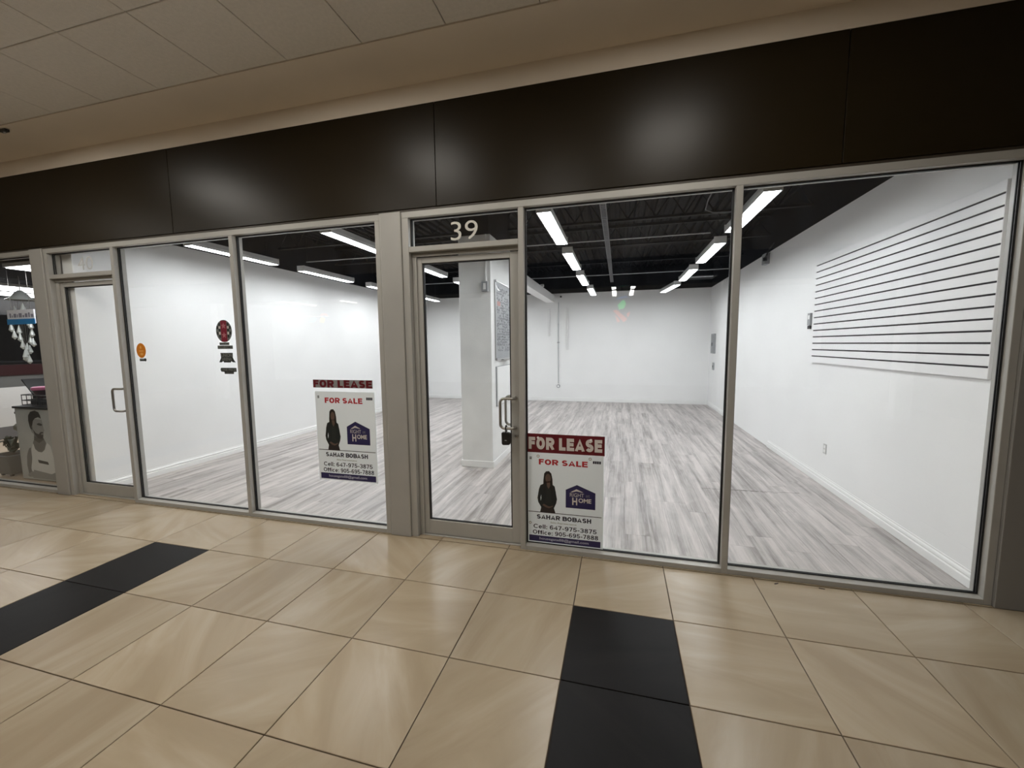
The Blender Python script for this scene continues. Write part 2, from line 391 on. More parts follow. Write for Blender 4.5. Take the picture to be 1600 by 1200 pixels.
# ---- shopfront framing
fr = empty('trim_shopfront'); tag(fr, 'grey aluminium shopfront framing with sills and mullions', 'shopfront frame', kind='structure')
D = .11
def member(name, x0, x1, z0, z1, y0=0., y1=D, material=ALU): return bx(name, material, fr, x0, x1, y0, y1, z0, z1, bevel=.0022)
member('header', -6.059, 2.288, HZ0, HZ1)
member('header', -9.9, -6.276, HZ0, HZ1)
XM = dict(m40=(-5.062, -5.02), mC=(-3.525, -3.482), m39=(-.757, -.714), mR=(.736, .779))
for k in XM.values(): member('mullion', k[0], k[1], .0, HZ0-.0005)
member('jamb', -6.059, -6.010, 0, HZ0-.0005); member('jamb', -1.985, -1.941, 0, HZ0-.0005)
member('jamb', -1.736, -1.677, 0, HZ0-.0005); member('jamb', 2.245, 2.288, 0, HZ0-.0005)
member('jamb', -8.55, -8.506, 0, HZ0-.0005)
for a, b in ((-5.0195, -3.5255), (-3.4815, -1.9855), (-.7135, .7355), (.7795, 2.2445), (-8.5055, -6.2765)):
    MB().prism([(0, .001), (D, .001), (D, .045), (.045, .045), (.0, .036)], 'x', a, b).build('sill', ALU, fr)
member('transom_bar', -6.0095, -5.0625, 2.427, 2.470); member('transom_bar', -1.6765, -.7575, 2.427, 2.470)
for (a, b) in ((-6.0095, -5.0625), (-1.6765, -.7575)):   # door stops behind the leaf
    member('door_stop', a, b, 2.395, 2.4265, .045, .06); member('threshold', a, b, .0005, .008, .045, D, ALU_DK)
for (a, b) in ((-6.0095, -5.970), (-1.6765, -1.638)): member('door_stop', a, b, .009, 2.3945, .048, .064)
pil = [(-6.275, -6.06), (-1.94, -1.737)]
for i, (a, b) in enumerate(pil):
    q = 24*(1) ; rr = .022
    prof = [(a, .115), (a, -.002), (a+.006, -.011), (a+.022, -.015), (b-.004, -.016), (b, -.012), (b, .115)]
    tag(MB().prism(prof, 'z', .001, 2.749).build('trim_pilaster', ALU_DK), ['grey metal pilaster cover beside the door numbered 40', 'grey metal pilaster cover beside the door numbered 39'][i], 'pilaster', kind='structure')
tag(MB().box(2.2885, 3.6, -.022, .118, .001, 2.749).build('trim_casing', mat('casing_metal', (.24, .23, .22), .45, .1), bevel=.002), 'dark grey metal casing closing the shopfront beside the slatwall bay', 'casing', kind='structure')

def glazing(p, x0, x1, z0, z1, gm=GLASS, y=GY):
    g = .008; t = .0115
    bx('pane', gm, p, x0+.002, x1-.002, y, y+.008, z0+.002, z1-.002)
    b = MB()
    for ya, yb in ((y-.007, y-.0003), (y+.0083, y+.014)):
        b.box(x0+.0003, x0+t, ya, yb, z0+.0003, z1-.0003); b.box(x1-t, x1-.0003, ya, yb, z0+.0003, z1-.0003)
        b.box(x0+t, x1-t, ya, yb, z0+.0003, z0+g); b.box(x0+t, x1-t, ya, yb, z1-g, z1-.0003)
    b.build('gasket', GASKET, p)
wins = [('window_1', -5.02, -3.525, .045, HZ0, 'large window with orange oval sticker, beside the door numbered 40'),
        ('window_2', -3.482, -1.985, .045, HZ0, 'large window carrying a sale sign mid-pane, left of the wide pilaster'),
        ('window_3', -.714, .736, .045, HZ0, 'large window with the red lease sign at its foot'),
        ('window_4', .779, 2.245, .045, HZ0, 'large window in front of the white slatwall'),
        ('window_5', -6.010, -5.062, 2.470, HZ0, 'small transom window with faint number 40'),
        ('window_6', -1.677, -.757, 2.470, HZ0, 'small transom window with white number 39'),
        ('window_7', -8.506, -6.275, .045, HZ0, 'shop window of the neighbouring salon')]
WIN = {}
for n, a, b, z0, z1, lab in wins:
    p = empty(n, ((a+b)/2, GY, z0)); tag(p, lab, 'window', kind='structure'); glazing(p, a, b, z0, z1); WIN[n] = p
text_mb('39', -1.325, -1.095, 2.505, 2.650, GY-.001, bold=-.004).build('numeral', mat('number_vinyl', (.62, .60, .55), .5), WIN['window_6'])
text_mb('40', -5.63, -5.40, 2.505, 2.645, GY-.001, bold=-.008).build('numeral', mat('number_vinyl_grey', (.52, .52, .51), .5), WIN['window_5'])

# ---- doors
def make_door(name, x0, x1, label, ls, rs):
    p = empty(name, ((x0+x1)/2, .085, .01)); tag(p, label, 'door', kind='structure')
    ya, yb = .0645, .106; z0, z1 = .012, 2.392
    bx('stile', ALU, p, x0, x0+ls, ya, yb, z0, z1, bevel=.002); bx('stile', ALU, p, x1-rs, x1, ya, yb, z0, z1, bevel=.002)
    bx('rail', ALU, p, x0+ls+.0003, x1-rs-.0003, ya, yb, z0, .138, bevel=.002)
    bx('rail', ALU, p, x0+ls+.0003, x1-rs-.0003, ya, yb, 2.345, z1, bevel=.002)
    glazing(p, x0+ls, x1-rs, .138, 2.345, GLASS_DOOR, .082)
    def pull(yface, sgn, nm):
        xm = x1-rs*.55; xg = xm-.112; yo = yface+sgn*.062; zb, zt = .998, 1.238; P = []
        R = .034
        P += [(xm, yface+sgn*.001, zb), (xm, yo-sgn*.014, zb), (xm-.014, yo, zb)]
        P += [(xg+R, yo, zb)]
        for k in range(1, 6):
            a = math.pi/2*k/6; P.append((xg+R-R*math.sin(a), yo, zb+R-R*math.cos(a)))
        P += [(xg, yo, zb+R), (xg, yo, zt-R)]
        for k in range(1, 6):
            a = math.pi/2*k/6; P.append((xg+R-R*math.cos(a), yo, zt-R+R*math.sin(a)))
        P += [(xg+R, yo, zt), (xm-.014, yo, zt), (xm, yo-sgn*.014, zt), (xm, yface+sgn*.001, zt)]
        MB().tube(P, .0115, 12).build(nm, STEEL, p, smooth=True)
        for z in (zb, zt): MB().lathe([(.017, sgn*.0003), (.017, sgn*.005)], (xm, yface, z), 16, 'y').build('handle_rose', STEEL, p, smooth=True)
    pull(ya, -1, 'pull_handle'); pull(yb, 1, 'pull_handle')
    cyl = MB().lathe([(.016, -.0003), (.016, -.006), (.012, -.008)], (x1-rs*.5, ya, .925), 18, 'y').build('lock_cylinder', STEEL, p, smooth=True)
    bx('keyhole', BLACKP, cyl, x1-rs*.5-.0015, x1-rs*.5+.0015, ya-.0095, ya-.0082, .918, .932)
    return p
make_door('door_1', -5.984, -5.066, 'narrow glazed aluminium door numbered 40', .062, .105)
make_door('door_2', -1.651, -.761, 'narrow glazed aluminium door numbered 39, padlocked', .055, .078)

# ---- store floor
fs = tag(bx('floor_store', DARKGAP, None, XL-.15, XR+.1, .1205, YB+.1, -.08, -.004), 'grey wood-look plank floor of the empty shop', 'floor', kind='structure')
ORG[fs.name] = Vector((0, 0, 0))
PW, PLN = .2042, 1.42
pm = MB().box(-PW/2+.0006, PW/2-.0006, 0, 1, -.008, 0).build('plank', PLANK, fs); pmesh = pm.data; bpy.data.objects.remove(pm)
ncol = 40; x = XL+.006+PW/2
for i in range(ncol):
    y = .122; L0 = PLN*random.choice([.25, .4, .55, .7, .85, 1.0])
    while y < YB-.02:
        y2 = min(y+L0, YB-.012)
        if YB-.012-y2 < .2: y2 = YB-.012
        o = bpy.data.objects.new('plank', pmesh); COL.objects.link(o); o.parent = fs
        o.location = (x+PW*i, y+.0006, 0); o.scale = (1, y2-y-.0012, 1)
        y = y2; L0 = PLN
bx('threshold_strip', PLANK, fs, XL, XR, .1125, .1205, -.004, .0)
sb = MB()
zz = 0.0; xx = .945
while xx < 1.95:
    L0 = random.uniform(.03, .09); yy = 1.847+(xx-.945)*.07+random.uniform(-.006, .006)
    sb.box(xx, min(xx+L0, 1.95), yy, yy+random.uniform(.003, .008), .0002, .0006); xx += L0*random.uniform(.8, 1.1)
xx = 1.25
while xx < 1.75:
    sb.box(xx, xx+.07, 1.885-.02+random.uniform(-.004, .004), 1.871, .0002, .0006); xx += .1
sb.build('split_seam', mat('split_dark', (.05, .045, .04), .8), fs)['label'] = 'dark ragged split across the planks'

# ---- store walls
def wall(name, b, label, upper):
    p = MB().box(*b).build(name, WHITE); tag(p, label, 'wall', kind='structure'); ORG[p.name] = Vector((0, 0, 0))
    MB().box(*upper).build('upper_wall', BLACKC, p); return p
wall('wall_left', (XL-.158, XL, .121, YB+.1, -.004, ZW-.06), 'long white side wall on the door 40 side of the shop', (XL-.158, XL-.03, .121, YB+.1, ZW-.0599, 3.9))
wall('wall_right', (XR, XR+.1, .121, YB+.1, -.004, ZW), 'white side wall holding the slatwall', (XR+.03, XR+.13, .121, YB+.1, ZW+.0001, 3.9))
wall('wall_back', (XL+.0005, XR-.0005, YB, YB+.1, -.004, ZW), 'white rear wall of the empty shop', (XL-.03, XR+.03, YB+.03, YB+.13, ZW+.0001, 3.9))
wf = tag(MB().box(-12.4, 6.8, .1205, .16, 2.752, 3.9).build('wall_front', BLACKC), 'black bulkhead inside above the shopfront header', 'wall', kind='structure')
# baseboards (ogee-ish profile)
def bprof(d): return [(0, .001), (d*.020, .001), (d*.020, .058), (d*.010, .064), (d*.010, .072), (d*.016, .078), (d*.012, .092), (d*.004, .100), (d*.004, .112), (0, .114)]
def base_y(name, x, d, y0, y1, label):
    tag(MB().prism([(x+a, z) for a, z in bprof(d)], 'y', y0, y1).build(name, TRIMW), label, 'baseboard', kind='structure')
base_y('baseboard_left', XL+.0003, 1, .122, YB-.022, 'white baseboard along the long side wall behind door 40')
base_y('baseboard_right', XR-.0003, -1, .122, 4.1, 'white baseboard under the slatwall, stopping short')
base_y('baseboard_right', XR-.0003, -1, 6.4, YB-.022, 'white baseboard on the side wall near the rear corner')
tag(MB().prism([(YB-.0003-a, z) for a, z in bprof(1)], 'x', XL+.022, XR-.022).build('baseboard_back', TRIMW), 'white baseboard along the rear wall', 'baseboard', kind='structure')
# ---- column and beam
CXA, CXB, CYA, CYB = -2.07, -1.63, 2.05, 3.15
co = tag(bx('column', COLWHITE, None, CXA, CXB, CYA, CYB, .0005, 3.085, bevel=.004), 'scuffed white square column seen through door 39', 'column', kind='structure')
ORG[co.name] = Vector((0, 0, 0))
for nm, b in (('column_baseboard', (CXA-.014, CXB+.014, CYA-.014, CYA-.0004, .001, .09)), ('column_baseboard', (CXB+.0004, CXB+.014, CYA-.0003, CYB+.014, .001, .09)), ('column_baseboard', (CXA-.014, CXA-.0004, CYA-.0003, CYB+.014, .001, .09))):
    bx(nm, TRIMW, co, *b, bevel=.003)
bx('upper_column', BLACKC, co, CXA+.02, CXB-.02, CYA+.02, CYB-.02, 3.0855, 3.74)
tag(MB().box(-2.07, -1.83, CYB+.001, YB-.001, 2.86, 3.06).build('beam', WHITE, bevel=.003), 'white boxed beam running from the column to the rear wall', 'beam', kind='structure')
# ---- store ceiling deck
dk = MB(); x = XL-.02; zt = 3.78; prof = []
while x < XR+.02:
    prof += [(x, zt), (x+.075, zt), (x+.09, zt-.04), (x+.135, zt-.04)]; x += .15
o0 = len(dk.v)
for px, pz in prof: dk.v += [(px, .161, pz), (px, YB+.02, pz)]
dk.f = [(2*i, 2*i+2, 2*i+3, 2*i+1) for i in range(len(prof)-1)]
cs = tag(dk.build('ceiling_store', BLACKC), 'black painted open ceiling deck of the shop', 'ceiling', kind='structure'); ORG[cs.name] = Vector((0, 0, 0))
bx('roof_slab', BLACKC, cs, XL-.2, XR+.2, .161, YB+.2, 3.80, 3.95)
for yy in (1.55, 3.05, 4.55, 6.05, 7.55):     # open-web joists
    j = MB(); j.box(XL-.02, XR+.02, yy-.03, yy+.03, 3.69, 3.735); j.box(XL-.02, XR+.02, yy-.03, yy+.03, 3.38, 3.41)
    n = 22; dx = (XR-XL)/n
    for k in range(n):
        a = XL+dx*k; j.tube([(a, yy, 3.41), (a+dx/2, yy, 3.69), (a+dx, yy, 3.41)], .010, 5)
    j.build('joist', BLACKS, cs)

# ================================================================== THINGS IN THE STORE
# ---- strip lights
def make_strip(x, y, z, rz, label, L=1.27):
    p = thing('strip_light', (x, y, z), label, 'light', 'fluorescent strip lights of the shop')
    MB().prism([(x-.055, z+.075), (x+.055, z+.075), (x+.072, z+.02), (x+.072, z-.012), (x+.063, z-.012), (x+.063, z+.012), (x-.063, z+.012), (x-.063, z-.012), (x-.072, z-.012), (x-.072, z+.02)], 'y', y-L/2, y+L/2).build('housing', LIGHTHOUSE, p)
    MB().prism([(x-.0625, z+.0118), (x+.0625, z+.0118), (x+.0625, z-.010), (x+.03, z-.014), (x-.03, z-.014), (x-.0625, z-.010)], 'y', y-L/2+.006, y+L/2-.006).build('diffuser', STRIP, p)
    for e in (-1, 1):
        bx('end_cap', LIGHTHOUSE, p, x-.072, x+.072, y+e*(L/2+.006)-.0055, y+e*(L/2+.006)+.0055, z-.012, z+.075)
        MB().tube([(x, y+e*(L/2-.15), z+.0751), (x, y+e*(L/2-.15), 3.735)], .003, 6).build('hanger', BLACKS, p)
    p.rotation_euler.z = rz
    return p
NTH = ['nearest the glass', 'second from the glass', 'third from the glass', 'farthest from the glass']
ROWS = [(-5.02, 'strip light in the row along the door 40 side wall, '), (-3.08, 'strip light in the row between side wall and column, '),
        (-.70, 'strip light in the row just past the column, '), (1.19, 'strip light in the row nearest the slatwall, ')]
for ri, (x, lab) in enumerate(ROWS):
    for k, yc in enumerate((1.42, 3.22, 5.08, 6.95)):
        xx = x + (.0 if k < 3 else (.05 if ri == 2 else (-.1 if ri == 3 else .08)))
        make_strip(xx, yc, 2.90, (.13 if (ri == 3 and k == 3) else 0), 'white '+lab+NTH[k])
# ---- cable ladder rail under the deck
p = thing('cable_tray', (-.2, 4, 3.2), 'long perforated grey metal cable tray running front to back under the black ceiling', 'cable tray')
t = MB(); t.box(-.235, -.228, .5, 7.6, 3.19, 3.23); t.box(-.172, -.165, .5, 7.6, 3.19, 3.23); t.build('side_rail', TRAYM, p)
t = MB(); yy = .55
while yy < 7.55: t.box(-.2278, -.1722, yy, yy+.022, 3.192, 3.197); yy += .05
r = t.build('rung', TRAYM, p); r['kind'] = 'stuff'
for yy in (1.55, 3.05, 4.55, 6.05, 7.55): MB().tube([(-.2, yy, 3.2), (-.2, yy, 3.379)], .005, 6).build('hanger', BLACKS, p)
# ---- conduits across ceiling
for yy, zz, x0, x1, lab in ((3.5, 3.245, -5.7, 1.25, 'thin pale conduit crossing the ceiling behind the first lights'), (6.75, 3.245, -5.7, 2.25, 'thin pale conduit crossing the ceiling near the rear wall')):
    p = thing('conduit', (0, yy, zz), lab, 'conduit'); MB().tube([(x0, yy, zz), (x1, yy, zz)], .0095, 8).build('pipe', PIPE, p, smooth=True)
    for k in range(3):
        a = x0+.8+(x1-x0-1.6)*k/2; MB().tube([(a, yy, zz+.0096), (a, yy, 3.735)], .003, 5).build('hanger', BLACKS, p)
p = thing('flexible_cable', (1, 2.2, 3.3), 'thin flexible cable looping under the black ceiling beside the slatwall row', 'cable')
MB().tube([(1.0, 1.62, 3.375), (.95, 1.75, 3.30), (.93, 2.0, 3.24), (.95, 2.25, 3.21), (1.05, 2.35, 3.2), (1.6, 2.4, 3.2)], .007, 7).build('sheath', mat('dull_grey', (.12, .12, .13), .5), p, smooth=True)
p = thing('ceiling_vent', (1.75, 7.3, 3.1), 'pale flat ceiling diffuser panel near the rear corner', 'vent')
bx('frame', BLACKS, p, 1.42, 2.1, 7.0, 7.6, 3.16, 3.19); bx('blade', mat('vent_grey', (.42, .43, .45), .5), p, 1.5, 2.02, 7.06, 7.16, 3.148, 3.1595)
for a in (1.46, 2.06): MB().tube([(a, 7.3, 3.1905), (a, 7.3, 3.735)], .004, 5).build('hanger', BLACKS, p)

# ---- slatwall
SY0, SY1, SZ0, SZ1 = .215, 2.745, 1.413, 2.652
p = thing('slatwall_panel', (XR, (SY0+SY1)/2, SZ0), 'white slatwall display panel with black grooves on the side wall', 'slatwall')
bx('backing', mat('groove_dark', (.018, .012, .016), .6), p, XR-.010, XR-.0006, SY0+.004, SY1-.004, SZ0+.004, SZ1-.004)
bx('end_trim', SLATW, p, XR-.0215, XR-.0006, SY0-.004, SY0-.0003, SZ0, SZ1)
n = 16; pt = (SZ1-SZ0)/n
for k in range(n):
    MB().box(XR-.022, XR-.0102, SY0, SY1, SZ0+pt*k+(.0 if k == 0 else 0.0068), SZ0+pt*(k+1)-(.0 if k == n-1 else 0.0068)).build('slat', SLATW, p, bevel=.001)
# ---- wall fittings on right wall
def plate(name, y, z, wy, hz, label, cat, kids):
    p = thing(name, (XR, y, z), label, cat)
    for nm, b, mt in kids: bx(nm, mt, p, *b, bevel=.0008)
plate('wall_outlet', 2.28, .43, .07, .115, 'small white power outlet low on the slatwall side wall', 'outlet',
      [('plate', (XR-.006, XR-.0003, 2.245, 2.315, .372, .488), mat('outlet_plate', (.55, .55, .54), .4)), ('socket', (XR-.0085, XR-.0062, 2.263, 2.297, .437, .470), TRIMW), ('socket', (XR-.0085, XR-.0062, 2.263, 2.297, .390, .423), TRIMW)])
plate('thermostat', 2.85, 1.93, .08, .2, 'small grey thermostat with dark display beside the slatwall edge', 'thermostat',
      [('body', (XR-.025, XR-.0003, 2.81, 2.885, 1.87, 2.02), BOXG), ('display', (XR-.0265, XR-.0252, 2.825, 2.87, 1.945, 1.995), TRIMW), ('base', (XR-.022, XR-.0003, 2.815, 2.88, 1.825, 1.866), BLACKP)])
p = thing('junction_box', (XR, 4.5, 2.99), 'grey junction box with cables high on the slatwall side wall', 'junction box')
bx('box', BOXG, p, XR-.07, XR-.0003, 4.44, 4.6, 2.92, 3.09, bevel=.004)
for a in (0, 1): MB().tube([(XR-.05, 4.42+.05*a, 2.97), (XR-.09, 4.36-.06*a, 3.02), (XR-.06, 4.28, 3.12+.02*a), (XR-.02, 4.22, 3.2)], .008, 7).build('cable', BLACKP, p, smooth=True)
MB().lathe([(.0, 0), (.03, .0), (.03, .05), (.01, .06)], (XR-.09, 4.38, 2.955), 12, 'z').build('gland', BLACKP, p)
p = thing('electrical_panel', (XR, 8.2, 1.4), 'tall grey electrical panel on the side wall near the rear corner', 'electrical panel')
bx('cabinet', BOXG, p, XR-.05, XR-.0003, 8.02, 8.34, 1.39, 1.885, bevel=.004); bx('panel_door', mat('panel_grey', (.26, .27, .28), .45), p, XR-.056, XR-.0503, 8.05, 8.31, 1.42, 1.855, bevel=.002); bx('latch', BLACKP, p, XR-.066, XR-.0562, 8.15, 8.2, 1.58, 1.66)
p = thing('switch_plate', (XR, 8.2, .98), 'small grey switch plate below the electrical panel', 'switch')
bx('plate', BOXG, p, XR-.02, XR-.0003, 8.09, 8.25, .975, 1.16, bevel=.003); bx('toggle', BLACKP, p, XR-.03, XR-.0203, 8.15, 8.18, 1.04, 1.09)
# ---- back wall conduits, camera
p = thing('wall_conduit', (-1.71, YB, .4), 'grey conduit dropping down the rear wall to a low outlet box', 'conduit')
MB().tube([(-1.71, YB-.02, .52), (-1.71, YB-.02, 2.859)], .012, 8).build('pipe', PIPE, p, smooth=True)
MB().lathe([(.052, -.04), (.052, -.0004)], (-1.71, YB, .44), 16, 'y').build('outlet_box', BOXG, p, smooth=True)
MB().lathe([(.03, -.046), (.03, -.0405)], (-1.71, YB, .44), 16, 'y').build('outlet_face', TRIMW, p)
bx('strap', BOXG, p, -1.745, -1.675, YB-.036, YB-.0004, 1.70, 1.725); bx('coupling', PIPE, p, -1.725, -1.695, YB-.037, YB-.0004, 2.2, 2.26)
for k, (xx, zb) in enumerate(((-1.98, 1.9), (-1.45, 1.5))):
    p = thing('wall_pipe', (xx, YB, zb), ['white painted pipe on the rear wall under the beam', 'white painted pipe on the rear wall beyond the grey conduit'][k], 'pipe')
    MB().tube([(xx, YB-.03, zb), (xx, YB-.03, 2.68)], .026, 10).build('pipe', TRIMW, p, smooth=True); bx('bracket', TRIMW, p, xx-.05, xx+.05, YB-.004, YB-.0004, 2.5, 2.53)
p = thing('security_camera', (-1.66, YB, 3.0), 'small white security camera at the end of the boxed beam', 'camera')
bx('mount', TRIMW, p, -1.69, -1.63, YB-.03, YB-.0004, 2.99, 3.05); MB().tube([(-1.66, YB-.0305, 3.02), (-1.62, YB-.16, 3.0)], .035, 12).build('body', TRIMW, p, smooth=True)
MB().tube([(-1.62, YB-.1605, 3.0), (-1.617, YB-.17, 2.9985)], .028, 12).build('lens', BLACKP, p)
p = thing('motion_sensor', (-1.80, 6.9, 3.06), 'small pale sensor box on top of the boxed beam', 'sensor')
bx('body', TRIMW, p, -1.88, -1.80, 6.85, 6.93, 3.061, 3.12, bevel=.006); bx('window', BOXG, p, -1.798, -1.7955, 6.865, 6.915, 3.075, 3.1)

# ---- column fittings
p = thing('switch_box', (-1.70, CYA, 2.42), 'grey surface switch box with conduit high on the column', 'switch')
bx('box', BOXG, p, -1.74, -1.655, CYA-.05, CYA-.0004, 2.355, 2.485, bevel=.003); bx('cover', TRIMW, p, -1.715, -1.68, CYA-.054, CYA-.0503, 2.38, 2.46)
MB().tube([(-1.685, CYA-.016, 2.4855), (-1.685, CYA-.016, 3.08)], .0125, 8).build('pipe', TRIMW, p, smooth=True)
WX = CXB+.0004
p = thing('whiteboard', (CXB, 2.65, 1.45), 'framed whiteboard covered in handwriting on the column side', 'whiteboard')
wy0, wy1, wz0, wz1 = 2.20, 3.09, 1.455, 2.53
bx('board', mat('board_white', (.30, .31, .32), .5, var=.08, scale=3), p, WX, WX+.012, wy0+.02, wy1-.02, wz0+.02, wz1-.02)
FM = mat('board_frame', (.45, .45, .45), .35, .6)
for b in ((wy0, wy0+.0195, wz0, wz1), (wy1-.0195, wy1, wz0, wz1), (wy0+.02, wy1-.02, wz0, wz0+.0195), (wy0+.02, wy1-.02, wz1-.0195, wz1)): bx('frame', FM, p, WX, WX+.02, *b)
for a in (wy0-.004, wy1-.03):
    for b in (wz0-.004, wz1-.03): bx('corner', BLACKP, p, WX+.0202, WX+.024, a, a+.034, b, b+.034)
bx('tray', FM, p, WX+.0205, WX+.055, wy0+.25, wy1-.25, wz0-.004, wz0+.008)
sc_ = MB(); zz = wz1-.09
for li in range(24):
    yy = wy0+.06+random.uniform(0, .05)
    while yy < wy1-.1:
        L0 = random.uniform(.02, .09); hh = random.uniform(.006, .013)
        if random.random() < .8:
            q = yy
            while q < yy+L0:
                a = random.uniform(-.012, .012); sc_.box(WX+.0121, WX+.0126, q, q+.006, zz+a-hh, zz+a+hh); q += .011
        yy += L0+.02
    zz -= .037
s_ = sc_.build('handwriting', mat('marker_ink', (.06, .06, .07), .5), p); s_['kind'] = 'stuff'
bx('red_note', mat('marker_red', (.42, .20, .17), .5), p, WX+.0121, WX+.0127, 2.30, 2.45, 2.20, 2.26)
MB().prism([(2.25, 2.47), (2.27, 2.44), (2.33, 2.41), (2.42, 2.405), (2.43, 2.42), (2.35, 2.43), (2.29, 2.46)], 'x', WX+.0121, WX+.0126).build('tape_strip', TRIMW, p)
p = thing('access_panel', (CXB, 2.65, .82), 'flush white access panel below the whiteboard', 'access panel')
bx('frame', BOXG, p, WX, WX+.010, 2.225, 3.08, .815, 1.368); bx('panel_door', TRIMW, p, WX+.0102, WX+.02, 2.245, 3.07, .825, 1.360, bevel=.002)

# ================================================================== SIGNS AND STICKERS ON THE GLASS
SIGNW = mat('sign_white', (.83, .90, .96), .45); NAVY = mat('sign_navy', (.022, .018, .085), .4); RED = mat('sign_red', (.42, .012, .022), .4)
DRED = mat('sign_dark_red', (.115, .004, .010), .4); INK = mat('sign_ink', (.012, .012, .03), .5); CREAM = mat('sign_cream', (.62, .58, .55), .5)
GREYB = mat('sign_grey', (.24, .24, .24), .5)
HAIR = mat('print_hair', (.012, .009, .008), .5); SKIN = mat('print_skin', (.12, .075, .058), .5); COAT = mat('print_coat', (.010, .014, .015), .5); SKIRT = mat('print_skirt', (.022, .015, .016), .5)
YS = GY-.0012      # back of sign sheet
def sale_sign(x0, x1, z0, z1, label):
    W, H = x1-x0, z1-z0
    p = thing('sale_sign', (x0+W/2, YS, z0), label, 'sign', 'for sale signs on the windows')
    X = lambda u: x0+W*u
    Z = lambda v: z0+H*v
    yf = YS-.0032
    bx('sheet', SIGNW, p, x0, x1, yf, YS, z0, z1)
    def T(s, u0, u1, v0, v1, m_, bold=0, y=yf): text_mb(s, X(u0), X(u1), Z(v0), Z(v1), y-.0001, bold).build('lettering', m_, p)
    def ST(s, u0, u1, v0, v1, m_, t):
        for ci, ch in enumerate(s):
            if ch != ' ': stroke_text(s, X(u0), X(u1), Z(v0), Z(v1), yf-.0001, t, only=ci).build('letter', m_, p)
    ST('FOR SALE', .165, .80, .872, .932, RED, .23)
    fig = [(u, v) for u, v in ((.18,.345),(.195,.40),(.155,.455),(.145,.50),(.165,.60),(.185,.645),(.235,.665),(.26,.70),(.30,.70),(.335,.665),(.375,.64),(.39,.575),(.405,.50),(.395,.455),(.365,.40),(.385,.345))]
    flat('printed_figure', [(X(u), Z(v)) for u, v in fig], yf-.0001, COAT, p)
    flat('printed_hair', [(X(u), Z(v)) for u, v in ((.222,.62),(.225,.70),(.235,.775),(.26,.80),(.30,.805),(.33,.78),(.345,.72),(.35,.63),(.345,.585),(.32,.60),(.31,.66),(.26,.66),(.25,.60),(.235,.585))], yf-.0007, HAIR, p)
    flat('printed_face', [(X(u), Z(v)) for u, v in ellipse(.288, .725, .036, .05, 18)], yf-.0013, SKIN, p)
    flat('printed_neck', [(X(u), Z(v)) for u, v in ((.265,.69),(.312,.69),(.318,.645),(.295,.61),(.275,.635))], yf-.0013, SKIN, p)
    flat('printed_blouse', [(X(u), Z(v)) for u, v in ((.268,.640),(.325,.640),(.325,.45),(.25,.45))], yf-.0007, mat('print_blouse', (.016, .019, .019), .5), p)
    flat('printed_skirt', [(X(u), Z(v)) for u, v in ((.185,.345),(.38,.345),(.36,.40),(.205,.40))], yf-.0007, SKIRT, p)
    flat('printed_hands', [(X(u), Z(v)) for u, v in ((.21,.425),(.25,.405),(.30,.395),(.35,.415),(.36,.43),(.31,.415),(.28,.42),(.23,.44))], yf-.0013, SKIN, p)
    flat('printed_gap', [(X(u), Z(v)) for u, v in ((.188,.47),(.197,.50),(.195,.54),(.186,.51))], yf-.0007, SIGNW, p)
    lg = flat('printed_logo', [(X(u), Z(v)) for u, v in ((.52,.42),(.90,.42),(.90,.60),(.665,.675),(.52,.615))], yf-.0001, NAVY, p)
    text_mb('RIGHT', X(.575), X(.755), Z(.545), Z(.585), yf-.0007, -.004).build('logo_lettering', CREAM, lg)
    text_mb('at', X(.78), X(.83), Z(.55), Z(.575), yf-.0007, -.01).build('logo_lettering', GREYB, lg)
    text_mb('H', X(.605), X(.67), Z(.455), Z(.535), yf-.0007, .03).build('logo_lettering', CREAM, lg)
    text_mb('OME', X(.685), X(.85), Z(.485), Z(.533), yf-.0007, .03).build('logo_lettering', CREAM, lg)
    flat('logo_roof', [(X(u), Z(v)) for u, v in ((.585,.595),(.66,.63),(.745,.60),(.735,.597),(.66,.607),(.60,.592))], yf-.0007, CREAM, lg)
    flat('printed_rule', rect(X(.02), X(.98), Z(.340), Z(.3465)), yf-.0001, INK, p)
    ST('SAHAR BOBASH', .135, .85, .268, .316, INK, .22)
    T('Sales Representative', .32, .66, .225, .245, mat('sign_olive', (.20, .20, .14), .5), 0)
    ST('Cell: 647-975-3875', .09, .92, .158, .205, INK, .155)
    ST('Office: 905-695-7888', .08, .94, .092, .139, INK, .155)
    nb = flat('printed_band', rect(X(.03), X(.97), Z(.012), Z(.078)), yf-.0001, NAVY, p)
    text_mb('housegate88@gmail.com', X(.17), X(.82), Z(.026), Z(.064), yf-.0007, .02).build('band_lettering', mat('sign_lilac', (.42, .42, .52), .5), nb)
    for k in range(3): flat('printed_mark', rect(X(.04), X(.07), Z(.925+.010*k), Z(.9315+.010*k)), yf-.0001, INK, p)
    for k in range(4): flat('printed_mark', rect(X(.865+.026*k), X(.887+.026*k), Z(.915), Z(.943)), yf-.0001, INK, p)
    return p, X, Z, yf
def lease_strip(x0, x1, z0, z1, bg, fg, label, b, box):
    p = thing('lease_strip', ((x0+x1)/2, YS, z0), label, 'sign', 'for lease strips on the windows')
    W, H = x1-x0, z1-z0
    bx('sheet', bg, p, x0, x1, YS-.0032, YS, z0, z1)
    for ci, ch in enumerate('FOR LEASE'):
        if ch != ' ': stroke_text('FOR LEASE', x0+W*box[0], x0+W*box[1], z0+H*box[2], z0+H*box[3], YS-.0033, b, only=ci).build('letter', fg, p)
    return p
sale_sign(-2.705, -2.085, .430, 1.258, 'white for-sale sign stuck mid-pane on the window beside the wide pilaster')
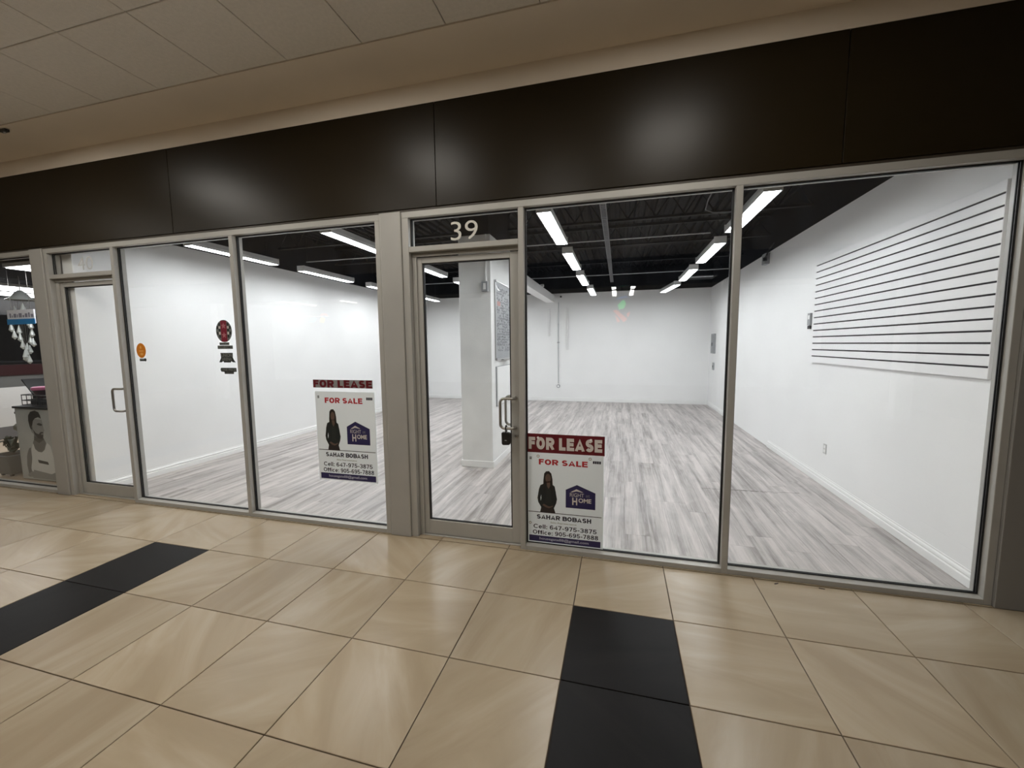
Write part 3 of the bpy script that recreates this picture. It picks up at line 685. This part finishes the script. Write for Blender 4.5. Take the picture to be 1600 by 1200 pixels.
lease_strip(-2.72, -2.10, 1.292, 1.365, GREYB, DRED, 'narrow grey strip with dark red lease lettering above the mid-pane sale sign', .26, (.005, .995, .02, .98))
sp, SX, SZ, syf = sale_sign(-.711, -.102, .054, .803, 'white for-sale sign standing at the foot of the window beside door 39')
for (u, v) in ((.155, .962), (.83, .962), (.045, .215)):
    MB().lathe([(.011, 0), (.011, -.0008)], (SX(u), syf-.0001, SZ(v)), 14, 'y').build('grommet', INK, sp)
    MB().lathe([(.008, 0), (.008, -.0012)], (SX(u), syf-.0001, SZ(v)), 14, 'y').build('grommet_hole', TRIMW, sp)
q = lease_strip(-.712, -.096, .8045, .957, DRED, CREAM, 'dark red strip with pale lease lettering above the sign at the window foot', .27, (.03, .97, .17, .82))
for u in (.155, .83): MB().lathe([(.010, 0), (.010, -.0016)], (-.712+.616*u, YS-.0033, .925), 14, 'y').build('grommet', TRIMW, q)

# stickers
ORANGE = mat('sticker_orange', (.62, .20, .008), .45); OTXT = mat('sticker_pale_orange', (.75, .38, .10), .45); SGREY = mat('sticker_grey', (.17, .18, .17), .5); SBLK = mat('sticker_black', (.018, .022, .020), .5)
SRED = mat('sticker_red', (.20, .010, .03), .45); SPINK = mat('sticker_pink', (.42, .16, .18), .45)
def sticker(loc, name, label): return thing(name, loc, label, 'sticker')
p = sticker((-4.83, YS, 1.64), 'oval_sticker', 'orange oval sticker on the window beside door 40')
flat('backing', ellipse(-4.831, 1.643, .066, .077), YS, ORANGE, p, .0006)
flat('printed_mark', ellipse(-4.835, 1.676, .012, .017, 12), YS-.0008, OTXT, p); flat('printed_mark', rect(-4.86, -4.80, 1.633, 1.644), YS-.0008, OTXT, p)
flat('printed_mark', ellipse(-4.825, 1.607, .022, .014, 12), YS-.0008, OTXT, p)
p = sticker((-4.80, YS, 1.545), 'small_label', 'tiny grey and black label under the orange oval sticker')
flat('backing', rect(-4.863, -4.775, 1.533, 1.560), YS, SGREY, p, .0006); flat('printed_mark', ellipse(-4.782, 1.547, .015, .017, 14), YS-.0008, SBLK, p)
flat('printed_mark', rect(-4.86, -4.80, 1.534, 1.543), YS-.0008, SBLK, p)
cx = -3.715
p = sticker((cx, YS, 1.80), 'round_sticker', 'round red and black checkered sticker on the window by the mullion')
flat('backing', ellipse(cx, 1.825, .098, .108), YS, SGREY, p, .0006)
flat('printed_stripe', rect(cx-.036, cx+.036, 1.722, 1.925), YS-.0008, SRED, p)
def star(cx_, cz_, r): return [(cx_+(r if i % 2 == 0 else r*.42)*math.sin(math.pi*i/5), cz_+(r if i % 2 == 0 else r*.42)*math.cos(math.pi*i/5)) for i in range(10)]
for dz in (.05, -.04): flat('printed_star', star(cx, 1.825+dz, .032), YS-.0014, SPINK, p)
for s in (-1, 1):
    for k, (dx, dz) in enumerate(((.052, .065), (.052, .01), (.052, -.05), (.077, .035), (.077, -.02))):
        flat('printed_check', rect(cx+s*dx-.0115, cx+s*dx+.0115, 1.825+dz-.014, 1.825+dz+.014), YS-.0008, SBLK, p)
for s in (-1, 1):
    for dz in (.035, -.02): flat('printed_check', rect(cx+s*.052-.010, cx+s*.052+.010, 1.825+dz-.012, 1.825+dz+.012), YS-.0008, CREAM, p)
flat('name_plate', rect(cx-.065, cx+.055, 1.690, 1.716), YS-.0007, SGREY, p); text_mb('BANDAI', cx-.06, cx+.05, 1.693, 1.713, YS-.0013, .02).build('lettering', SBLK, p)
flat('name_plate', rect(cx-.092, cx+.095, 1.652, 1.686), YS-.0007, SGREY, p); text_mb('CARD GAMES', cx-.085, cx+.088, 1.657, 1.681, YS-.0013, .02).build('lettering', SBLK, p)
p = sticker((cx+.01, YS, 1.53), 'arena_sticker', 'black jagged lettered sticker below the round checkered one')
c2 = cx+.012
flat('backing', [(c2-.077, 1.614), (c2+.075, 1.614), (c2+.072, 1.568), (c2+.088, 1.54), (c2+.105, 1.522), (c2+.07, 1.522), (c2+.05, 1.535), (c2+.045, 1.520), (c2-.04, 1.520), (c2-.05, 1.535), (c2-.065, 1.522), (c2-.10, 1.522), (c2-.072, 1.566)], YS, SBLK, p, .0006)
text_mb('UNION', c2-.066, c2+.064, 1.574, 1.608, YS-.0007, .02).build('lettering', SGREY, p); text_mb('ARENA', c2-.062, c2+.060, 1.538, 1.568, YS-.0007, .02).build('lettering', SGREY, p)
p = sticker((cx+.02, YS, 1.42), 'lettered_sticker', 'lowest black lettered sticker of the column by the mullion')
c3 = cx+.02
flat('backing', [(c3-.10, 1.452), (c3-.09, 1.468), (c3+.098, 1.468), (c3+.098, 1.43), (c3+.065, 1.428), (c3+.062, 1.408), (c3-.05, 1.408), (c3-.053, 1.428), (c3-.09, 1.43)], YS, SBLK, p, .0006)
text_mb('ONE PIECE', c3-.088, c3+.09, 1.436, 1.462, YS-.0007, .02).build('lettering', SGREY, p); text_mb('CARD GAME', c3-.045, c3+.058, 1.412, 1.425, YS-.0007, .01).build('lettering', SGREY, p)

# ---- padlock on the door 39 pull
p = thing('padlock', (-.87, .0, .87), 'black padlock hanging from the pull handle of door 39', 'padlock')
lx, ly = -.868, .0025
MB().prism([(lx-.036, .962), (lx-.034, .872), (lx-.024, .863), (lx+.026, .866), (lx+.036, .876), (lx+.034, .958), (lx+.024, .966), (lx-.028, .968)], 'y', ly-.017, ly+.017).build('body', BLACKP, p, bevel=.003)
P = [(lx-.016, ly, .966), (lx-.016, ly, 1.000)]+[(lx-.016*math.cos(math.pi*k/8), ly, 1.003+.020*math.sin(math.pi*k/8)) for k in range(9)]+[(lx+.016, ly, 1.000), (lx+.016, ly, .966)]
P = [(lx, ly+(-.0205 if i < len(P)/2 else .0205)*1.0 if False else ly, z) for i, (a, b, z) in enumerate(P)] if False else [(lx, ly+(a-lx)*1.15, z) for a, b, z in P]
MB().tube(P, .0048, 8).build('shackle', BLACKP, p, smooth=True)
bx('keyway', BOXG, p, lx-.008, lx+.008, ly-.0182, ly-.0172, .90, .906)

# ---- small bits on corridor floor / ceiling
for (x, y, a, lab) in ((1.077, -.05, .5, 'dark scrap of litter on the tiles below the slatwall window'), (1.351, -.043, -.2, 'tiny dark crumb on the tiles below the slatwall window, further along')):
    c_, s_ = math.cos(a), math.sin(a)
    pts = [(-.018, -.003), (-.004, -.005), (.014, -.003), (.019, .002), (.004, .004), (-.013, .005)]
    o = MB().prism([(x+u*c_-v*s_, y+u*s_+v*c_) for u, v in pts], 'z', .0002, .003).build('litter_scrap', mat('litter', (.06, .045, .04), .8), org=(x, y, 0)); tag(o, lab, 'litter')
p = thing('ceiling_sensor', (-5.53, -.44, ZC), 'small black sensor on the soffit edge near the ceiling tiles', 'sensor')
bx('body', BLACKP, p, -5.575, -5.49, -.455, -.42, ZC-.03, ZC-.0063, bevel=.003); MB().lathe([(.010, 0), (.008, -.01)], (-5.53, -.4375, ZC-.0302), 10, 'z').build('eye', BOXG, p)

# ---- corridor light panels in the tile grid; outer row is unseen added fill light
for (i, j) in TROFFERS:
    x, y = CX0+CP*(i+.5), CY0-CP*(j+.5)
    p = thing('ceiling_light', (x, y, ZC), {(-8, 1): 'square lit ceiling panel of the row nearest the shopfront, before the sticker window', (-3, 1): 'square lit ceiling panel of the row nearest the shopfront, before door 39', (1, 1): 'square lit ceiling panel of the row nearest the shopfront, before the lease sign', (-13, 3): 'added unseen fill light panel of the outer row, before the salon', (-9, 3): 'added unseen fill light panel of the outer row, before the plain glass door', (-5, 3): 'added unseen fill light panel of the outer row, before the mid-pane sign', (-1, 3): 'added unseen fill light panel of the outer row, before the padlocked door'}[(i, j)], 'light', 'corridor ceiling light panels')
    b = MB()
    for q4 in ((-.302, .302, -.302, -.272), (-.302, .302, .272, .302), (-.302, -.272, -.272, .272), (.272, .302, -.272, .272)): b.box(x+q4[0], x+q4[1], y+q4[2], y+q4[3], ZC-.004, ZC+.0105)
    b.build('frame', LIGHTHOUSE, p); bx('lens', TROF, p, x-.2715, x+.2715, y-.2715, y+.2715, ZC-.001, ZC+.0105)

# ================================================================== NEIGHBOURING SALON (left of door 40)
SXW = -11.1
tag(bx('floor_salon', mat('salon_floor', (.42, .33, .24), .4, var=.12, scale=3), None, -13, -6.07, .1205, 6, -.08, .0), 'tan floor inside the neighbouring salon', 'floor', kind='structure')
tag(bx('ceiling_salon', BLACKC, None, -13, -6.07, .161, 6, 2.70, 2.75), 'black ceiling of the neighbouring salon', 'ceiling', kind='structure')
tag(MB().box(-6.07, -6.0095, .1205, 6, 0, 3.9).build('wall_salon_side', mat('salon_side_paint', (.30, .29, .28), .6)), 'grey partition between salon and empty shop', 'wall', kind='structure')
tag(MB().box(-13, -6.0705, 5.0, 5.1, 0, 2.7).build('wall_salon_back', mat('salon_dark_wall', (.03, .028, .028), .5)), 'dark rear wall of the salon', 'wall', kind='structure')
sw = tag(MB().box(SXW-.1, SXW, .1205, 5.0, 0.0005, 2.699).build('wall_salon_far', mat('salon_dark_paint', (.022, .02, .02), .35)), 'dark side wall of the salon with a white lower half', 'wall', kind='structure')
ORG[sw.name] = Vector((0, 0, 0))
bx('skirting_band', mat('salon_grey_band', (.16, .16, .165), .5), sw, SXW+.0003, SXW+.03, .1205, 5, .001, .23)
bx('lower_panel', mat('salon_white', (.72, .72, .71), .5), sw, SXW+.0003, SXW+.03, .1205, 5, .231, .96)
bx('upper_panel', mat('salon_grey', (.13, .13, .128), .5), sw, SXW+.0003, SXW+.025, .1205, 5, .961, 1.18)
bx('red_rail', mat('salon_red', (.028, .005, .006), .4), sw, SXW+.0003, SXW+.04, .1205, 5, 1.181, 1.38)
for k, (x0, x1, y0, y1) in enumerate(((-7.2, -6.6, .20, 1.42), (-10.85, -10.2, .9, 3.2), (-9.95, -9.25, .85, 3.2))):
    p = thing('ceiling_panel', ((x0+x1)/2, (y0+y1)/2, 2.66), ['bright salon ceiling panel just inside its window', 'bright salon ceiling panel close to its far wall', 'bright salon ceiling panel mid-room'][k], 'light', 'salon ceiling panels')
    bx('frame', LIGHTHOUSE, p, x0, x1, y0, y1, 2.655, 2.699); bx('lens', SALONL, p, x0+.02, x1-.02, y0+.02, y1-.02, 2.645, 2.6548)
# mirrors / shelves on the far wall
for k in range(3):
    p = thing('wall_mirror', (SXW, 1.0+1.1*k, 1.5), ['dark salon mirror nearest the window', 'dark salon mirror second from the window', 'dark salon mirror third from the window'][k], 'mirror')
    bx('frame', BLACKP, p, SXW+.0003, SXW+.03, .6+1.1*k, 1.55+1.1*k, 1.42, 2.35); bx('mirror_glass', mat('mirror_glass', (.10, .10, .105), .08, 1), p, SXW+.0302, SXW+.033, .64+1.1*k, 1.51+1.1*k, 1.46, 2.31)
# reception counter with poster
p = thing('display_counter', (-6.95, .5, 0), 'salon display counter with a grey portrait poster on its front', 'counter')
A, B = -7.435, -6.45
bx('body', mat('counter_dark', (.05, .05, .05), .5), p, A+.01, B-.01, .262, .72, .012, .925)
bx('top', BLACKP, p, A-.01, B+.01, .235, .74, .9255, .952, bevel=.003)
po = MB().box(A+.005, B-.005, .252, .2615, .012, .920).build('poster', mat('poster_grey', (.40, .41, .40), .4, var=.18, scale=2), p)
G = [mat('poster_%d' % i, (g, g, g*.97), .45) for i, g in enumerate((.008, .025, .075, .16, .28, .66))]
PWd, PHt = .66, .908
def PP(pts): return [(A+.005+PWd*u, .012+PHt*v) for u, v in pts]
yp = .2519
def pf(name, pts, g, lay): flat(name, PP(pts), yp-.0006*lay, G[g], po)
pf('printed_shirt', [(.30,.03),(.24,.20),(.30,.36),(.40,.50),(.47,.53),(.52,.44),(.62,.41),(.72,.44),(.82,.54),(.90,.50),(.95,.34),(1.0,.20),(1.0,.03)], 5, 0)
pf('printed_chest', [(.42,.53),(.46,.44),(.54,.405),(.64,.40),(.73,.44),(.79,.54),(.74,.60),(.50,.61)], 3, 1)
pf('printed_neck', [(.46,.57),(.50,.70),(.72,.66),(.74,.585),(.60,.53)], 2, 2)
pf('printed_face', [(.40,.76),(.42,.68),(.50,.635),(.60,.60),(.70,.60),(.745,.64),(.76,.69),(.795,.715),(.77,.745),(.765,.80),(.745,.86),(.50,.87),(.42,.83)], 4, 3)
pf('printed_beard', [(.47,.72),(.50,.645),(.60,.595),(.71,.60),(.745,.635),(.74,.655),(.68,.65),(.70,.67),(.755,.675),(.75,.69),(.68,.69),(.62,.655),(.54,.67)], 1, 4)
pf('printed_hair', [(.385,.76),(.365,.84),(.38,.91),(.45,.965),(.58,.985),(.68,.965),(.72,.92),(.735,.875),(.66,.895),(.56,.875),(.50,.84),(.465,.78),(.44,.72),(.41,.72)], 0, 4)
pf('printed_brow', [(.60,.80),(.66,.815),(.745,.80),(.745,.785),(.70,.775),(.62,.785)], 1, 4)
pf('printed_ear', [(.425,.765),(.46,.77),(.465,.72),(.44,.70)], 2, 5)
pf('printed_arm', [(.20,.05),(.17,.20),(.20,.34),(.28,.44),(.34,.46),(.34,.30),(.28,.16),(.30,.05)], 3, 1)
pf('printed_arm', [(.30,.02),(.35,.14),(.60,.12),(.85,.10),(1.0,.14),(1.0,.02)], 4, 2)
pf('printed_patch', [(.50,.29),(.78,.27),(.80,.23),(.52,.245)], 1, 1)
pf('printed_hand', [(.16,.06),(.30,.12),(.42,.09),(.40,.04),(.20,.03)], 4, 3)
# things on the counter
p = thing('wire_basket', (-7.1, .45, .952), 'black wire basket on the salon counter', 'basket')
b = MB(); xa, xb_, ya, yb = -7.37, -6.7, .30, .62
for z in (.962, 1.02, 1.09): b.tube([(xa, ya, z), (xb_, ya, z), (xb_, yb, z), (xa, yb, z), (xa, ya, z)], .006, 6)
b.build('rim', BLACKP, p)
b = MB()
for k in range(8): b.tube([(xa+.002+(xb_-xa-.004)*k/7, ya, .956), (xa+.002+(xb_-xa-.004)*k/7, ya, 1.09)], .004, 5); b.tube([(xa+.002+(xb_-xa-.004)*k/7, yb, .956), (xa+.002+(xb_-xa-.004)*k/7, yb, 1.09)], .004, 5)
b.build('wire', BLACKP, p)
o = MB().box(-7.30, -6.78, .34, .58, .9525, 1.035).build('black_case', BLACKP, bevel=.01, org=(-7.04, .46, .9525)); tag(o, 'low black case inside the wire basket', 'case')
p = thing('tablet_stand', (-7.42, .5, .952), 'black tablet on a slanted stand at the counter end', 'tablet')
MB().prism([(-7.60, 1.27), (-7.585, 1.278), (-7.395, 1.09), (-7.39, .955), (-7.40, .955), (-7.412, 1.085)], 'y', .42, .68).build('screen', BLACKP, p)
bx('foot', BLACKP, p, -7.43, -7.375, .45, .65, .9525, .9545)
p = thing('pink_bowl', (-7.27, .45, 1.036), 'small pink lidded bowl on the black case', 'bowl')
MB().lathe([(.03, 0), (.035, .02), (.055, .06), (.07, .105)], (-7.27, .43, 1.0355), 20).build('bowl', mat('bowl_dark', (.05, .03, .04), .3), p, smooth=True)
MB().lathe([(.075, .0), (.08, .012), (.078, .035), (.06, .045)], (-7.27, .43, 1.141), 20).build('lid', mat('bowl_pink', (.55, .16, .30), .4), p, smooth=True)
o = MB().lathe([(.02, 0), (.022, .04), (.012, .05), (.012, .07)], (-7.10, .44, 1.0355), 12).build('small_bottle', mat('bottle_red', (.25, .02, .03), .3), smooth=True, org=(-7.10, .44, 1.0355)); tag(o, 'small dark red bottle beside the pink bowl', 'bottle')
# styling chair behind
p = thing('salon_chair', (-8.51, 1.05, 0), 'grey-green upholstered salon chair behind the counter', 'chair')
UPH = mat('upholstery', (.20, .21, .18), .6, var=.2, scale=8)
MB().lathe([(.26, 0), (.27, .02), (.05, .05)], (-8.51, 1.05, .0005), 20).build('base', STEEL, p, smooth=True); MB().tube([(-8.51, 1.05, .04), (-8.51, 1.05, .45)], .035, 10).build('post', STEEL, p)
bx('seat', UPH, p, -8.76, -8.26, .8, 1.3, .451, .56, bevel=.03); MB().prism([(-8.74, .57), (-8.28, .57), (-8.26, 1.2), (-8.32, 1.36), (-8.46, 1.42), (-8.61, 1.40), (-8.73, 1.28), (-8.76, 1.0)], 'y', 1.22, 1.30).build('backrest', UPH, p, bevel=.02)
for s in (-8.79, -8.27): bx('armrest', BLACKP, p, s, s+.05, .85, 1.21, .70, .74, bevel=.01); 
for s in (-8.79, -8.27): bx('armrest_post', STEEL, p, s+.01, s+.04, 1.0, 1.03, .50, .6995)
# plant in grey pot
p = thing('potted_plant', (-7.82, .36, 0), 'leafy plant in a square grey pot beside the poster counter', 'plant')
b = MB(); b.v = [(-7.93,.26,.03),(-7.69,.26,.03),(-7.69,.48,.03),(-7.93,.48,.03),(-7.98,.22,.29),(-7.64,.22,.29),(-7.64,.52,.29),(-7.98,.52,.29)]
b.f = [(0,3,2,1),(4,5,6,7),(0,1,5,4),(1,2,6,5),(2,3,7,6),(3,0,4,7)]
b.build('pot', mat('pot_grey', (.13, .135, .135), .6), p, bevel=.008)
for a in (-7.91, -7.73):
    for c_ in (.29, .45): MB().lathe([(.022, -.012), (.022, .012)], (a, c_, .0225), 10, 'y').build('caster', BLACKP, p)
bx('soil', mat('soil', (.02, .015, .01), .9), p, -7.96, -7.66, .24, .50, .2905, .296)
LEAF = mat('leaf_dark', (.018, .03, .016), .4, var=.3, scale=20)
for k in range(15):
    a = random.uniform(0, 6.28); R0 = random.uniform(.10, .26); hh = random.uniform(.06, .26); lw = random.uniform(.025, .045)
    d = Vector((math.cos(a), math.sin(a)*.55, 0)); s = Vector((-d.y, d.x, 0)).normalized()*lw; b0 = Vector((-7.81, .37, .297))
    c1 = b0+d*R0*.45+Vector((0, 0, hh)); c2 = b0+d*R0*.8+Vector((0, 0, hh*.95)); c3 = b0+d*R0*1.15+Vector((0, 0, hh*.55))
    l = MB(); up_ = Vector((0, 0, .006))
    l.v = [tuple(v) for v in (b0-s*.12, b0+s*.12, c1-s, c1-up_*2, c1+s, c2-s*.9, c2-up_*2, c2+s*.9, c3)]
    l.f = [(0,1,3),(0,3,2),(1,4,3),(2,3,6,5),(3,4,7,6),(5,6,8),(6,7,8)]
    n0 = len(l.v); l.v += [(x, y, z-.0015) for x, y, z in l.v]; l.f += [tuple(n0+i for i in reversed(f)) for f in l.f]
    l.build('leaf', LEAF, p)
# hanging sign and glass ornament in the salon window
p = thing('hanging_sign', (-7.56, .5, 2.0), 'white and blue sign hanging in the salon window', 'sign')
hx0, hx1 = -7.86, -7.33
bx('board', mat('sign_board_white', (.85, .85, .90), .4), p, hx0, hx1, .49, .505, 2.005, 2.185)
bx('blue_band', mat('sign_blue', (.005, .22, .55), .4), p, hx0-.004, hx1+.012, .484, .4898, 1.995, 2.065)
mk = MB(); xx = hx0+.05
for wd, hh in ((.03, .055), (.02, .03), (.05, .05), (.02, .04), (.06, .055), (.03, .03), (.05, .05), (.03, .06), (.05, .04)):
    mk.box(xx, xx+wd, .4885, .4898, 2.085, 2.085+hh); xx += wd+.016
mk.build('printed_marks', mat('sign_mark', (.25, .24, .30), .5), p)
for x in (hx0+.08, hx1-.08): MB().tube([(x, .497, 2.1855), (x, .497, 2.699)], .003, 6).build('cord', STEEL, p)
CRY = mat('crystal', (.8, .85, .83), .12, .0, spec=.9)
p = thing('glass_ornament', (-8.2, .80, 1.5), 'hanging glass drop ornament behind the blue and white sign', 'ornament')
MB().tube([(-8.2, .80, 2.5), (-8.2, .80, 2.699)], .006, 6).build('cord', STEEL, p)
MB().lathe([(.02, .14), (.06, .10), (.10, .04), (.16, 0)], (-8.2, .80, 2.36), 14).build('crown', CRY, p, smooth=True)
for k in range(22):
    a = k*2.4; rr = .05+.10*((k*7) % 5)/5; zb = 1.46+.85*((k*5) % 22)/22*.9
    x, y = -8.22+rr*math.cos(a), .80+rr*math.sin(a)*.8
    MB().lathe([(.004, .13), (.020, .07), (.030, .03), (.004, 0)], (x, y, zb), 8).build('drop', CRY, p, smooth=True)
    MB().tube([(x, y, zb+.13), (x*.7+(-8.2)*.3, y*.7+.80*.3, 2.362)], .0015, 4).build('wire', STEEL, p)
p = thing('wall_shelf', (-9, 4.9, 1.2), 'dark product shelf on the salon rear wall', 'shelf')
for k in range(4): bx('shelf_board', mat('shelf_wood', (.06, .04, .03), .5), p, -10.8, -7.2, 4.72, 4.999, 1.0+.38*k, 1.025+.38*k)
for x in (-10.8, -9.0, -7.23): bx('upright', BLACKS, p, x-.03, x-.001, 4.72, 4.999, .2, 2.25) if x == -10.8 else bx('upright', BLACKS, p, x+.0, x+.02, 4.70, 4.7195, .2, 2.25)

# ================================================================== SHOP ACROSS THE CORRIDOR (mirrored in the glass)
wo = empty('wall_opposite'); tag(wo, 'beige wall and fascia of the shops across the corridor', 'wall', kind='structure')
OW = mat('opposite_wall', (.55, .53, .50), .7, var=.2, scale=.8)
bx('fascia', FASCIA, wo, -17, 7, -7.3, -7.1, 3.05, ZC); bx('back', OW, wo, -17, 7, -13.9, -13.8, 0, ZC-.001)
for x in (-12.5, -6.6, -2.4, 2.4, 5.8): bx('pier', OW, wo, x-.15, x+.15, -7.3, -7.1, .001, 3.049)
def opp_strip(x0, y0, x1, y1, z, lab):
    p = thing('opposite_light', ((x0+x1)/2, (y0+y1)/2, z), lab, 'light', 'lights across the corridor')
    bx('housing', LIGHTHOUSE, p, min(x0, x1)-.07, max(x0, x1)+.07, min(y0, y1), max(y0, y1), z+.0002, z+.05)
    bx('lens', OPPL, p, min(x0, x1)-.06, max(x0, x1)+.06, min(y0, y1)+.01, max(y0, y1)-.01, z-.012, z)
    for yy in (min(y0, y1)+.05, max(y0, y1)-.05): MB().tube([((x0+x1)/2, yy, z+.0502), ((x0+x1)/2, yy, ZC-.0005)], .004, 5).build('hanger', STEEL, p)
opp_strip(-.17, -8.9, -.17, -7.5, 3.2, 'strip light across the corridor mirrored above the rear wall')
opp_strip(-.17, -10.6, -.17, -9.2, 3.2, 'second strip light across the corridor mirrored above the rear wall')
opp_strip(.34, -8.9, .34, -7.5, 3.2, 'companion strip light across the corridor')
opp_strip(.34, -10.6, .34, -9.2, 3.2, 'second companion strip light across the corridor')
opp_strip(-11.1, -9.95, -11.1, -8.4, 3.2, 'strip light mirrored in the sale sign window')
opp_strip(-9.1, -9.6, -9.1, -8.85, 3.2, 'short strip light mirrored in the sale sign window')
for k, x in enumerate((2.98, 3.36, 3.71, 4.04)):
    p = thing('spot_light', (x, -7.55, 3.2), ['first', 'second', 'third', 'fourth'][k]+' small spot light across the corridor', 'light', 'spot lights across the corridor')
    MB().lathe([(.04, 0), (.045, .06), (.02, .08)], (x, -7.55, 3.2), 12).build('can', LIGHTHOUSE, p); MB().lathe([(.034, -.004), (.034, -.0003)], (x, -7.55, 3.2), 12).build('lens', OPPL, p)
    MB().tube([(x, -7.55, 3.2802), (x, -7.55, ZC-.0005)], .008, 6).build('stem', LIGHTHOUSE, p)
EM = lambda n, c_, s: mat(n, c_, .4, emit=s, ecol=c_)
p = thing('neon_sign', (.04, -8, 2.2), 'small green red and blue lit sign across the corridor', 'sign')
for nm, pts, mt in (('green_shape', [(-.02, 2.55), (.10, 2.58), (.16, 2.70), (.10, 2.80), (.02, 2.76), (-.06, 2.66)], EM('neon_green', (.03, .8, .15), 4)),
                    ('red_shape', [(-.18, 2.53), (-.08, 2.55), (.20, 2.30), (.10, 2.22)], EM('neon_red', (.9, .16, .08), 2.6)), ('red_shape', [(.26, 2.50), (.17, 2.44), (.19, 2.34), (.24, 2.38)], EM('neon_red', (.9, .16, .08), 2.6)), ('red_shape', [(-.12, 2.40), (-.06, 2.36), (.02, 2.24), (-.06, 2.22)], EM('neon_red', (.9, .16, .08), 2.6)),
                    ('blue_shape', [(-.14, 2.80), (.0, 2.88), (.14, 2.90), (.24, 2.84), (.14, 2.86), (.0, 2.84)], EM('neon_blue', (.15, .35, .9), 2.5))):
    MB().prism(pts, 'y', -8.02, -8.0).build(nm, mt, p)
MB().tube([(.04, -8.03, 2.3), (.04, -8.03, ZC-.0005)], .008, 6).build('stem', BLACKS, p)
p = thing('neon_sign', (-9.3, -8, 2.4), 'small yellow and red lit sign across the corridor', 'sign')
for nm, pts, mt in (('yellow_shape', [(-9.30, 2.44), (-9.18, 2.42), (-9.12, 2.54), (-9.20, 2.60), (-9.30, 2.56)], EM('neon_yellow', (.9, .7, .08), 3.5)),
                    ('red_shape', [(-9.30, 2.63), (-9.20, 2.72), (-9.05, 2.70), (-9.0, 2.62), (-9.15, 2.66)], EM('neon_red', (.9, .16, .08), 2.2)),
                    ('blue_shape', [(-9.72, 2.46), (-9.55, 2.44), (-9.42, 2.54), (-9.50, 2.60), (-9.66, 2.58)], EM('neon_blue', (.15, .35, .9), 2.5)),
                    ('white_bar', [(-9.85, 2.635), (-8.95, 2.61), (-8.95, 2.62), (-9.85, 2.645)], EM('neon_white', (.9, .85, .8), 4))):
    MB().prism(pts, 'y', -8.02, -8.0).build(nm, mt, p)
MB().tube([(-9.3, -8.03, 2.4), (-9.3, -8.03, ZC-.0005)], .008, 6).build('stem', BLACKS, p)
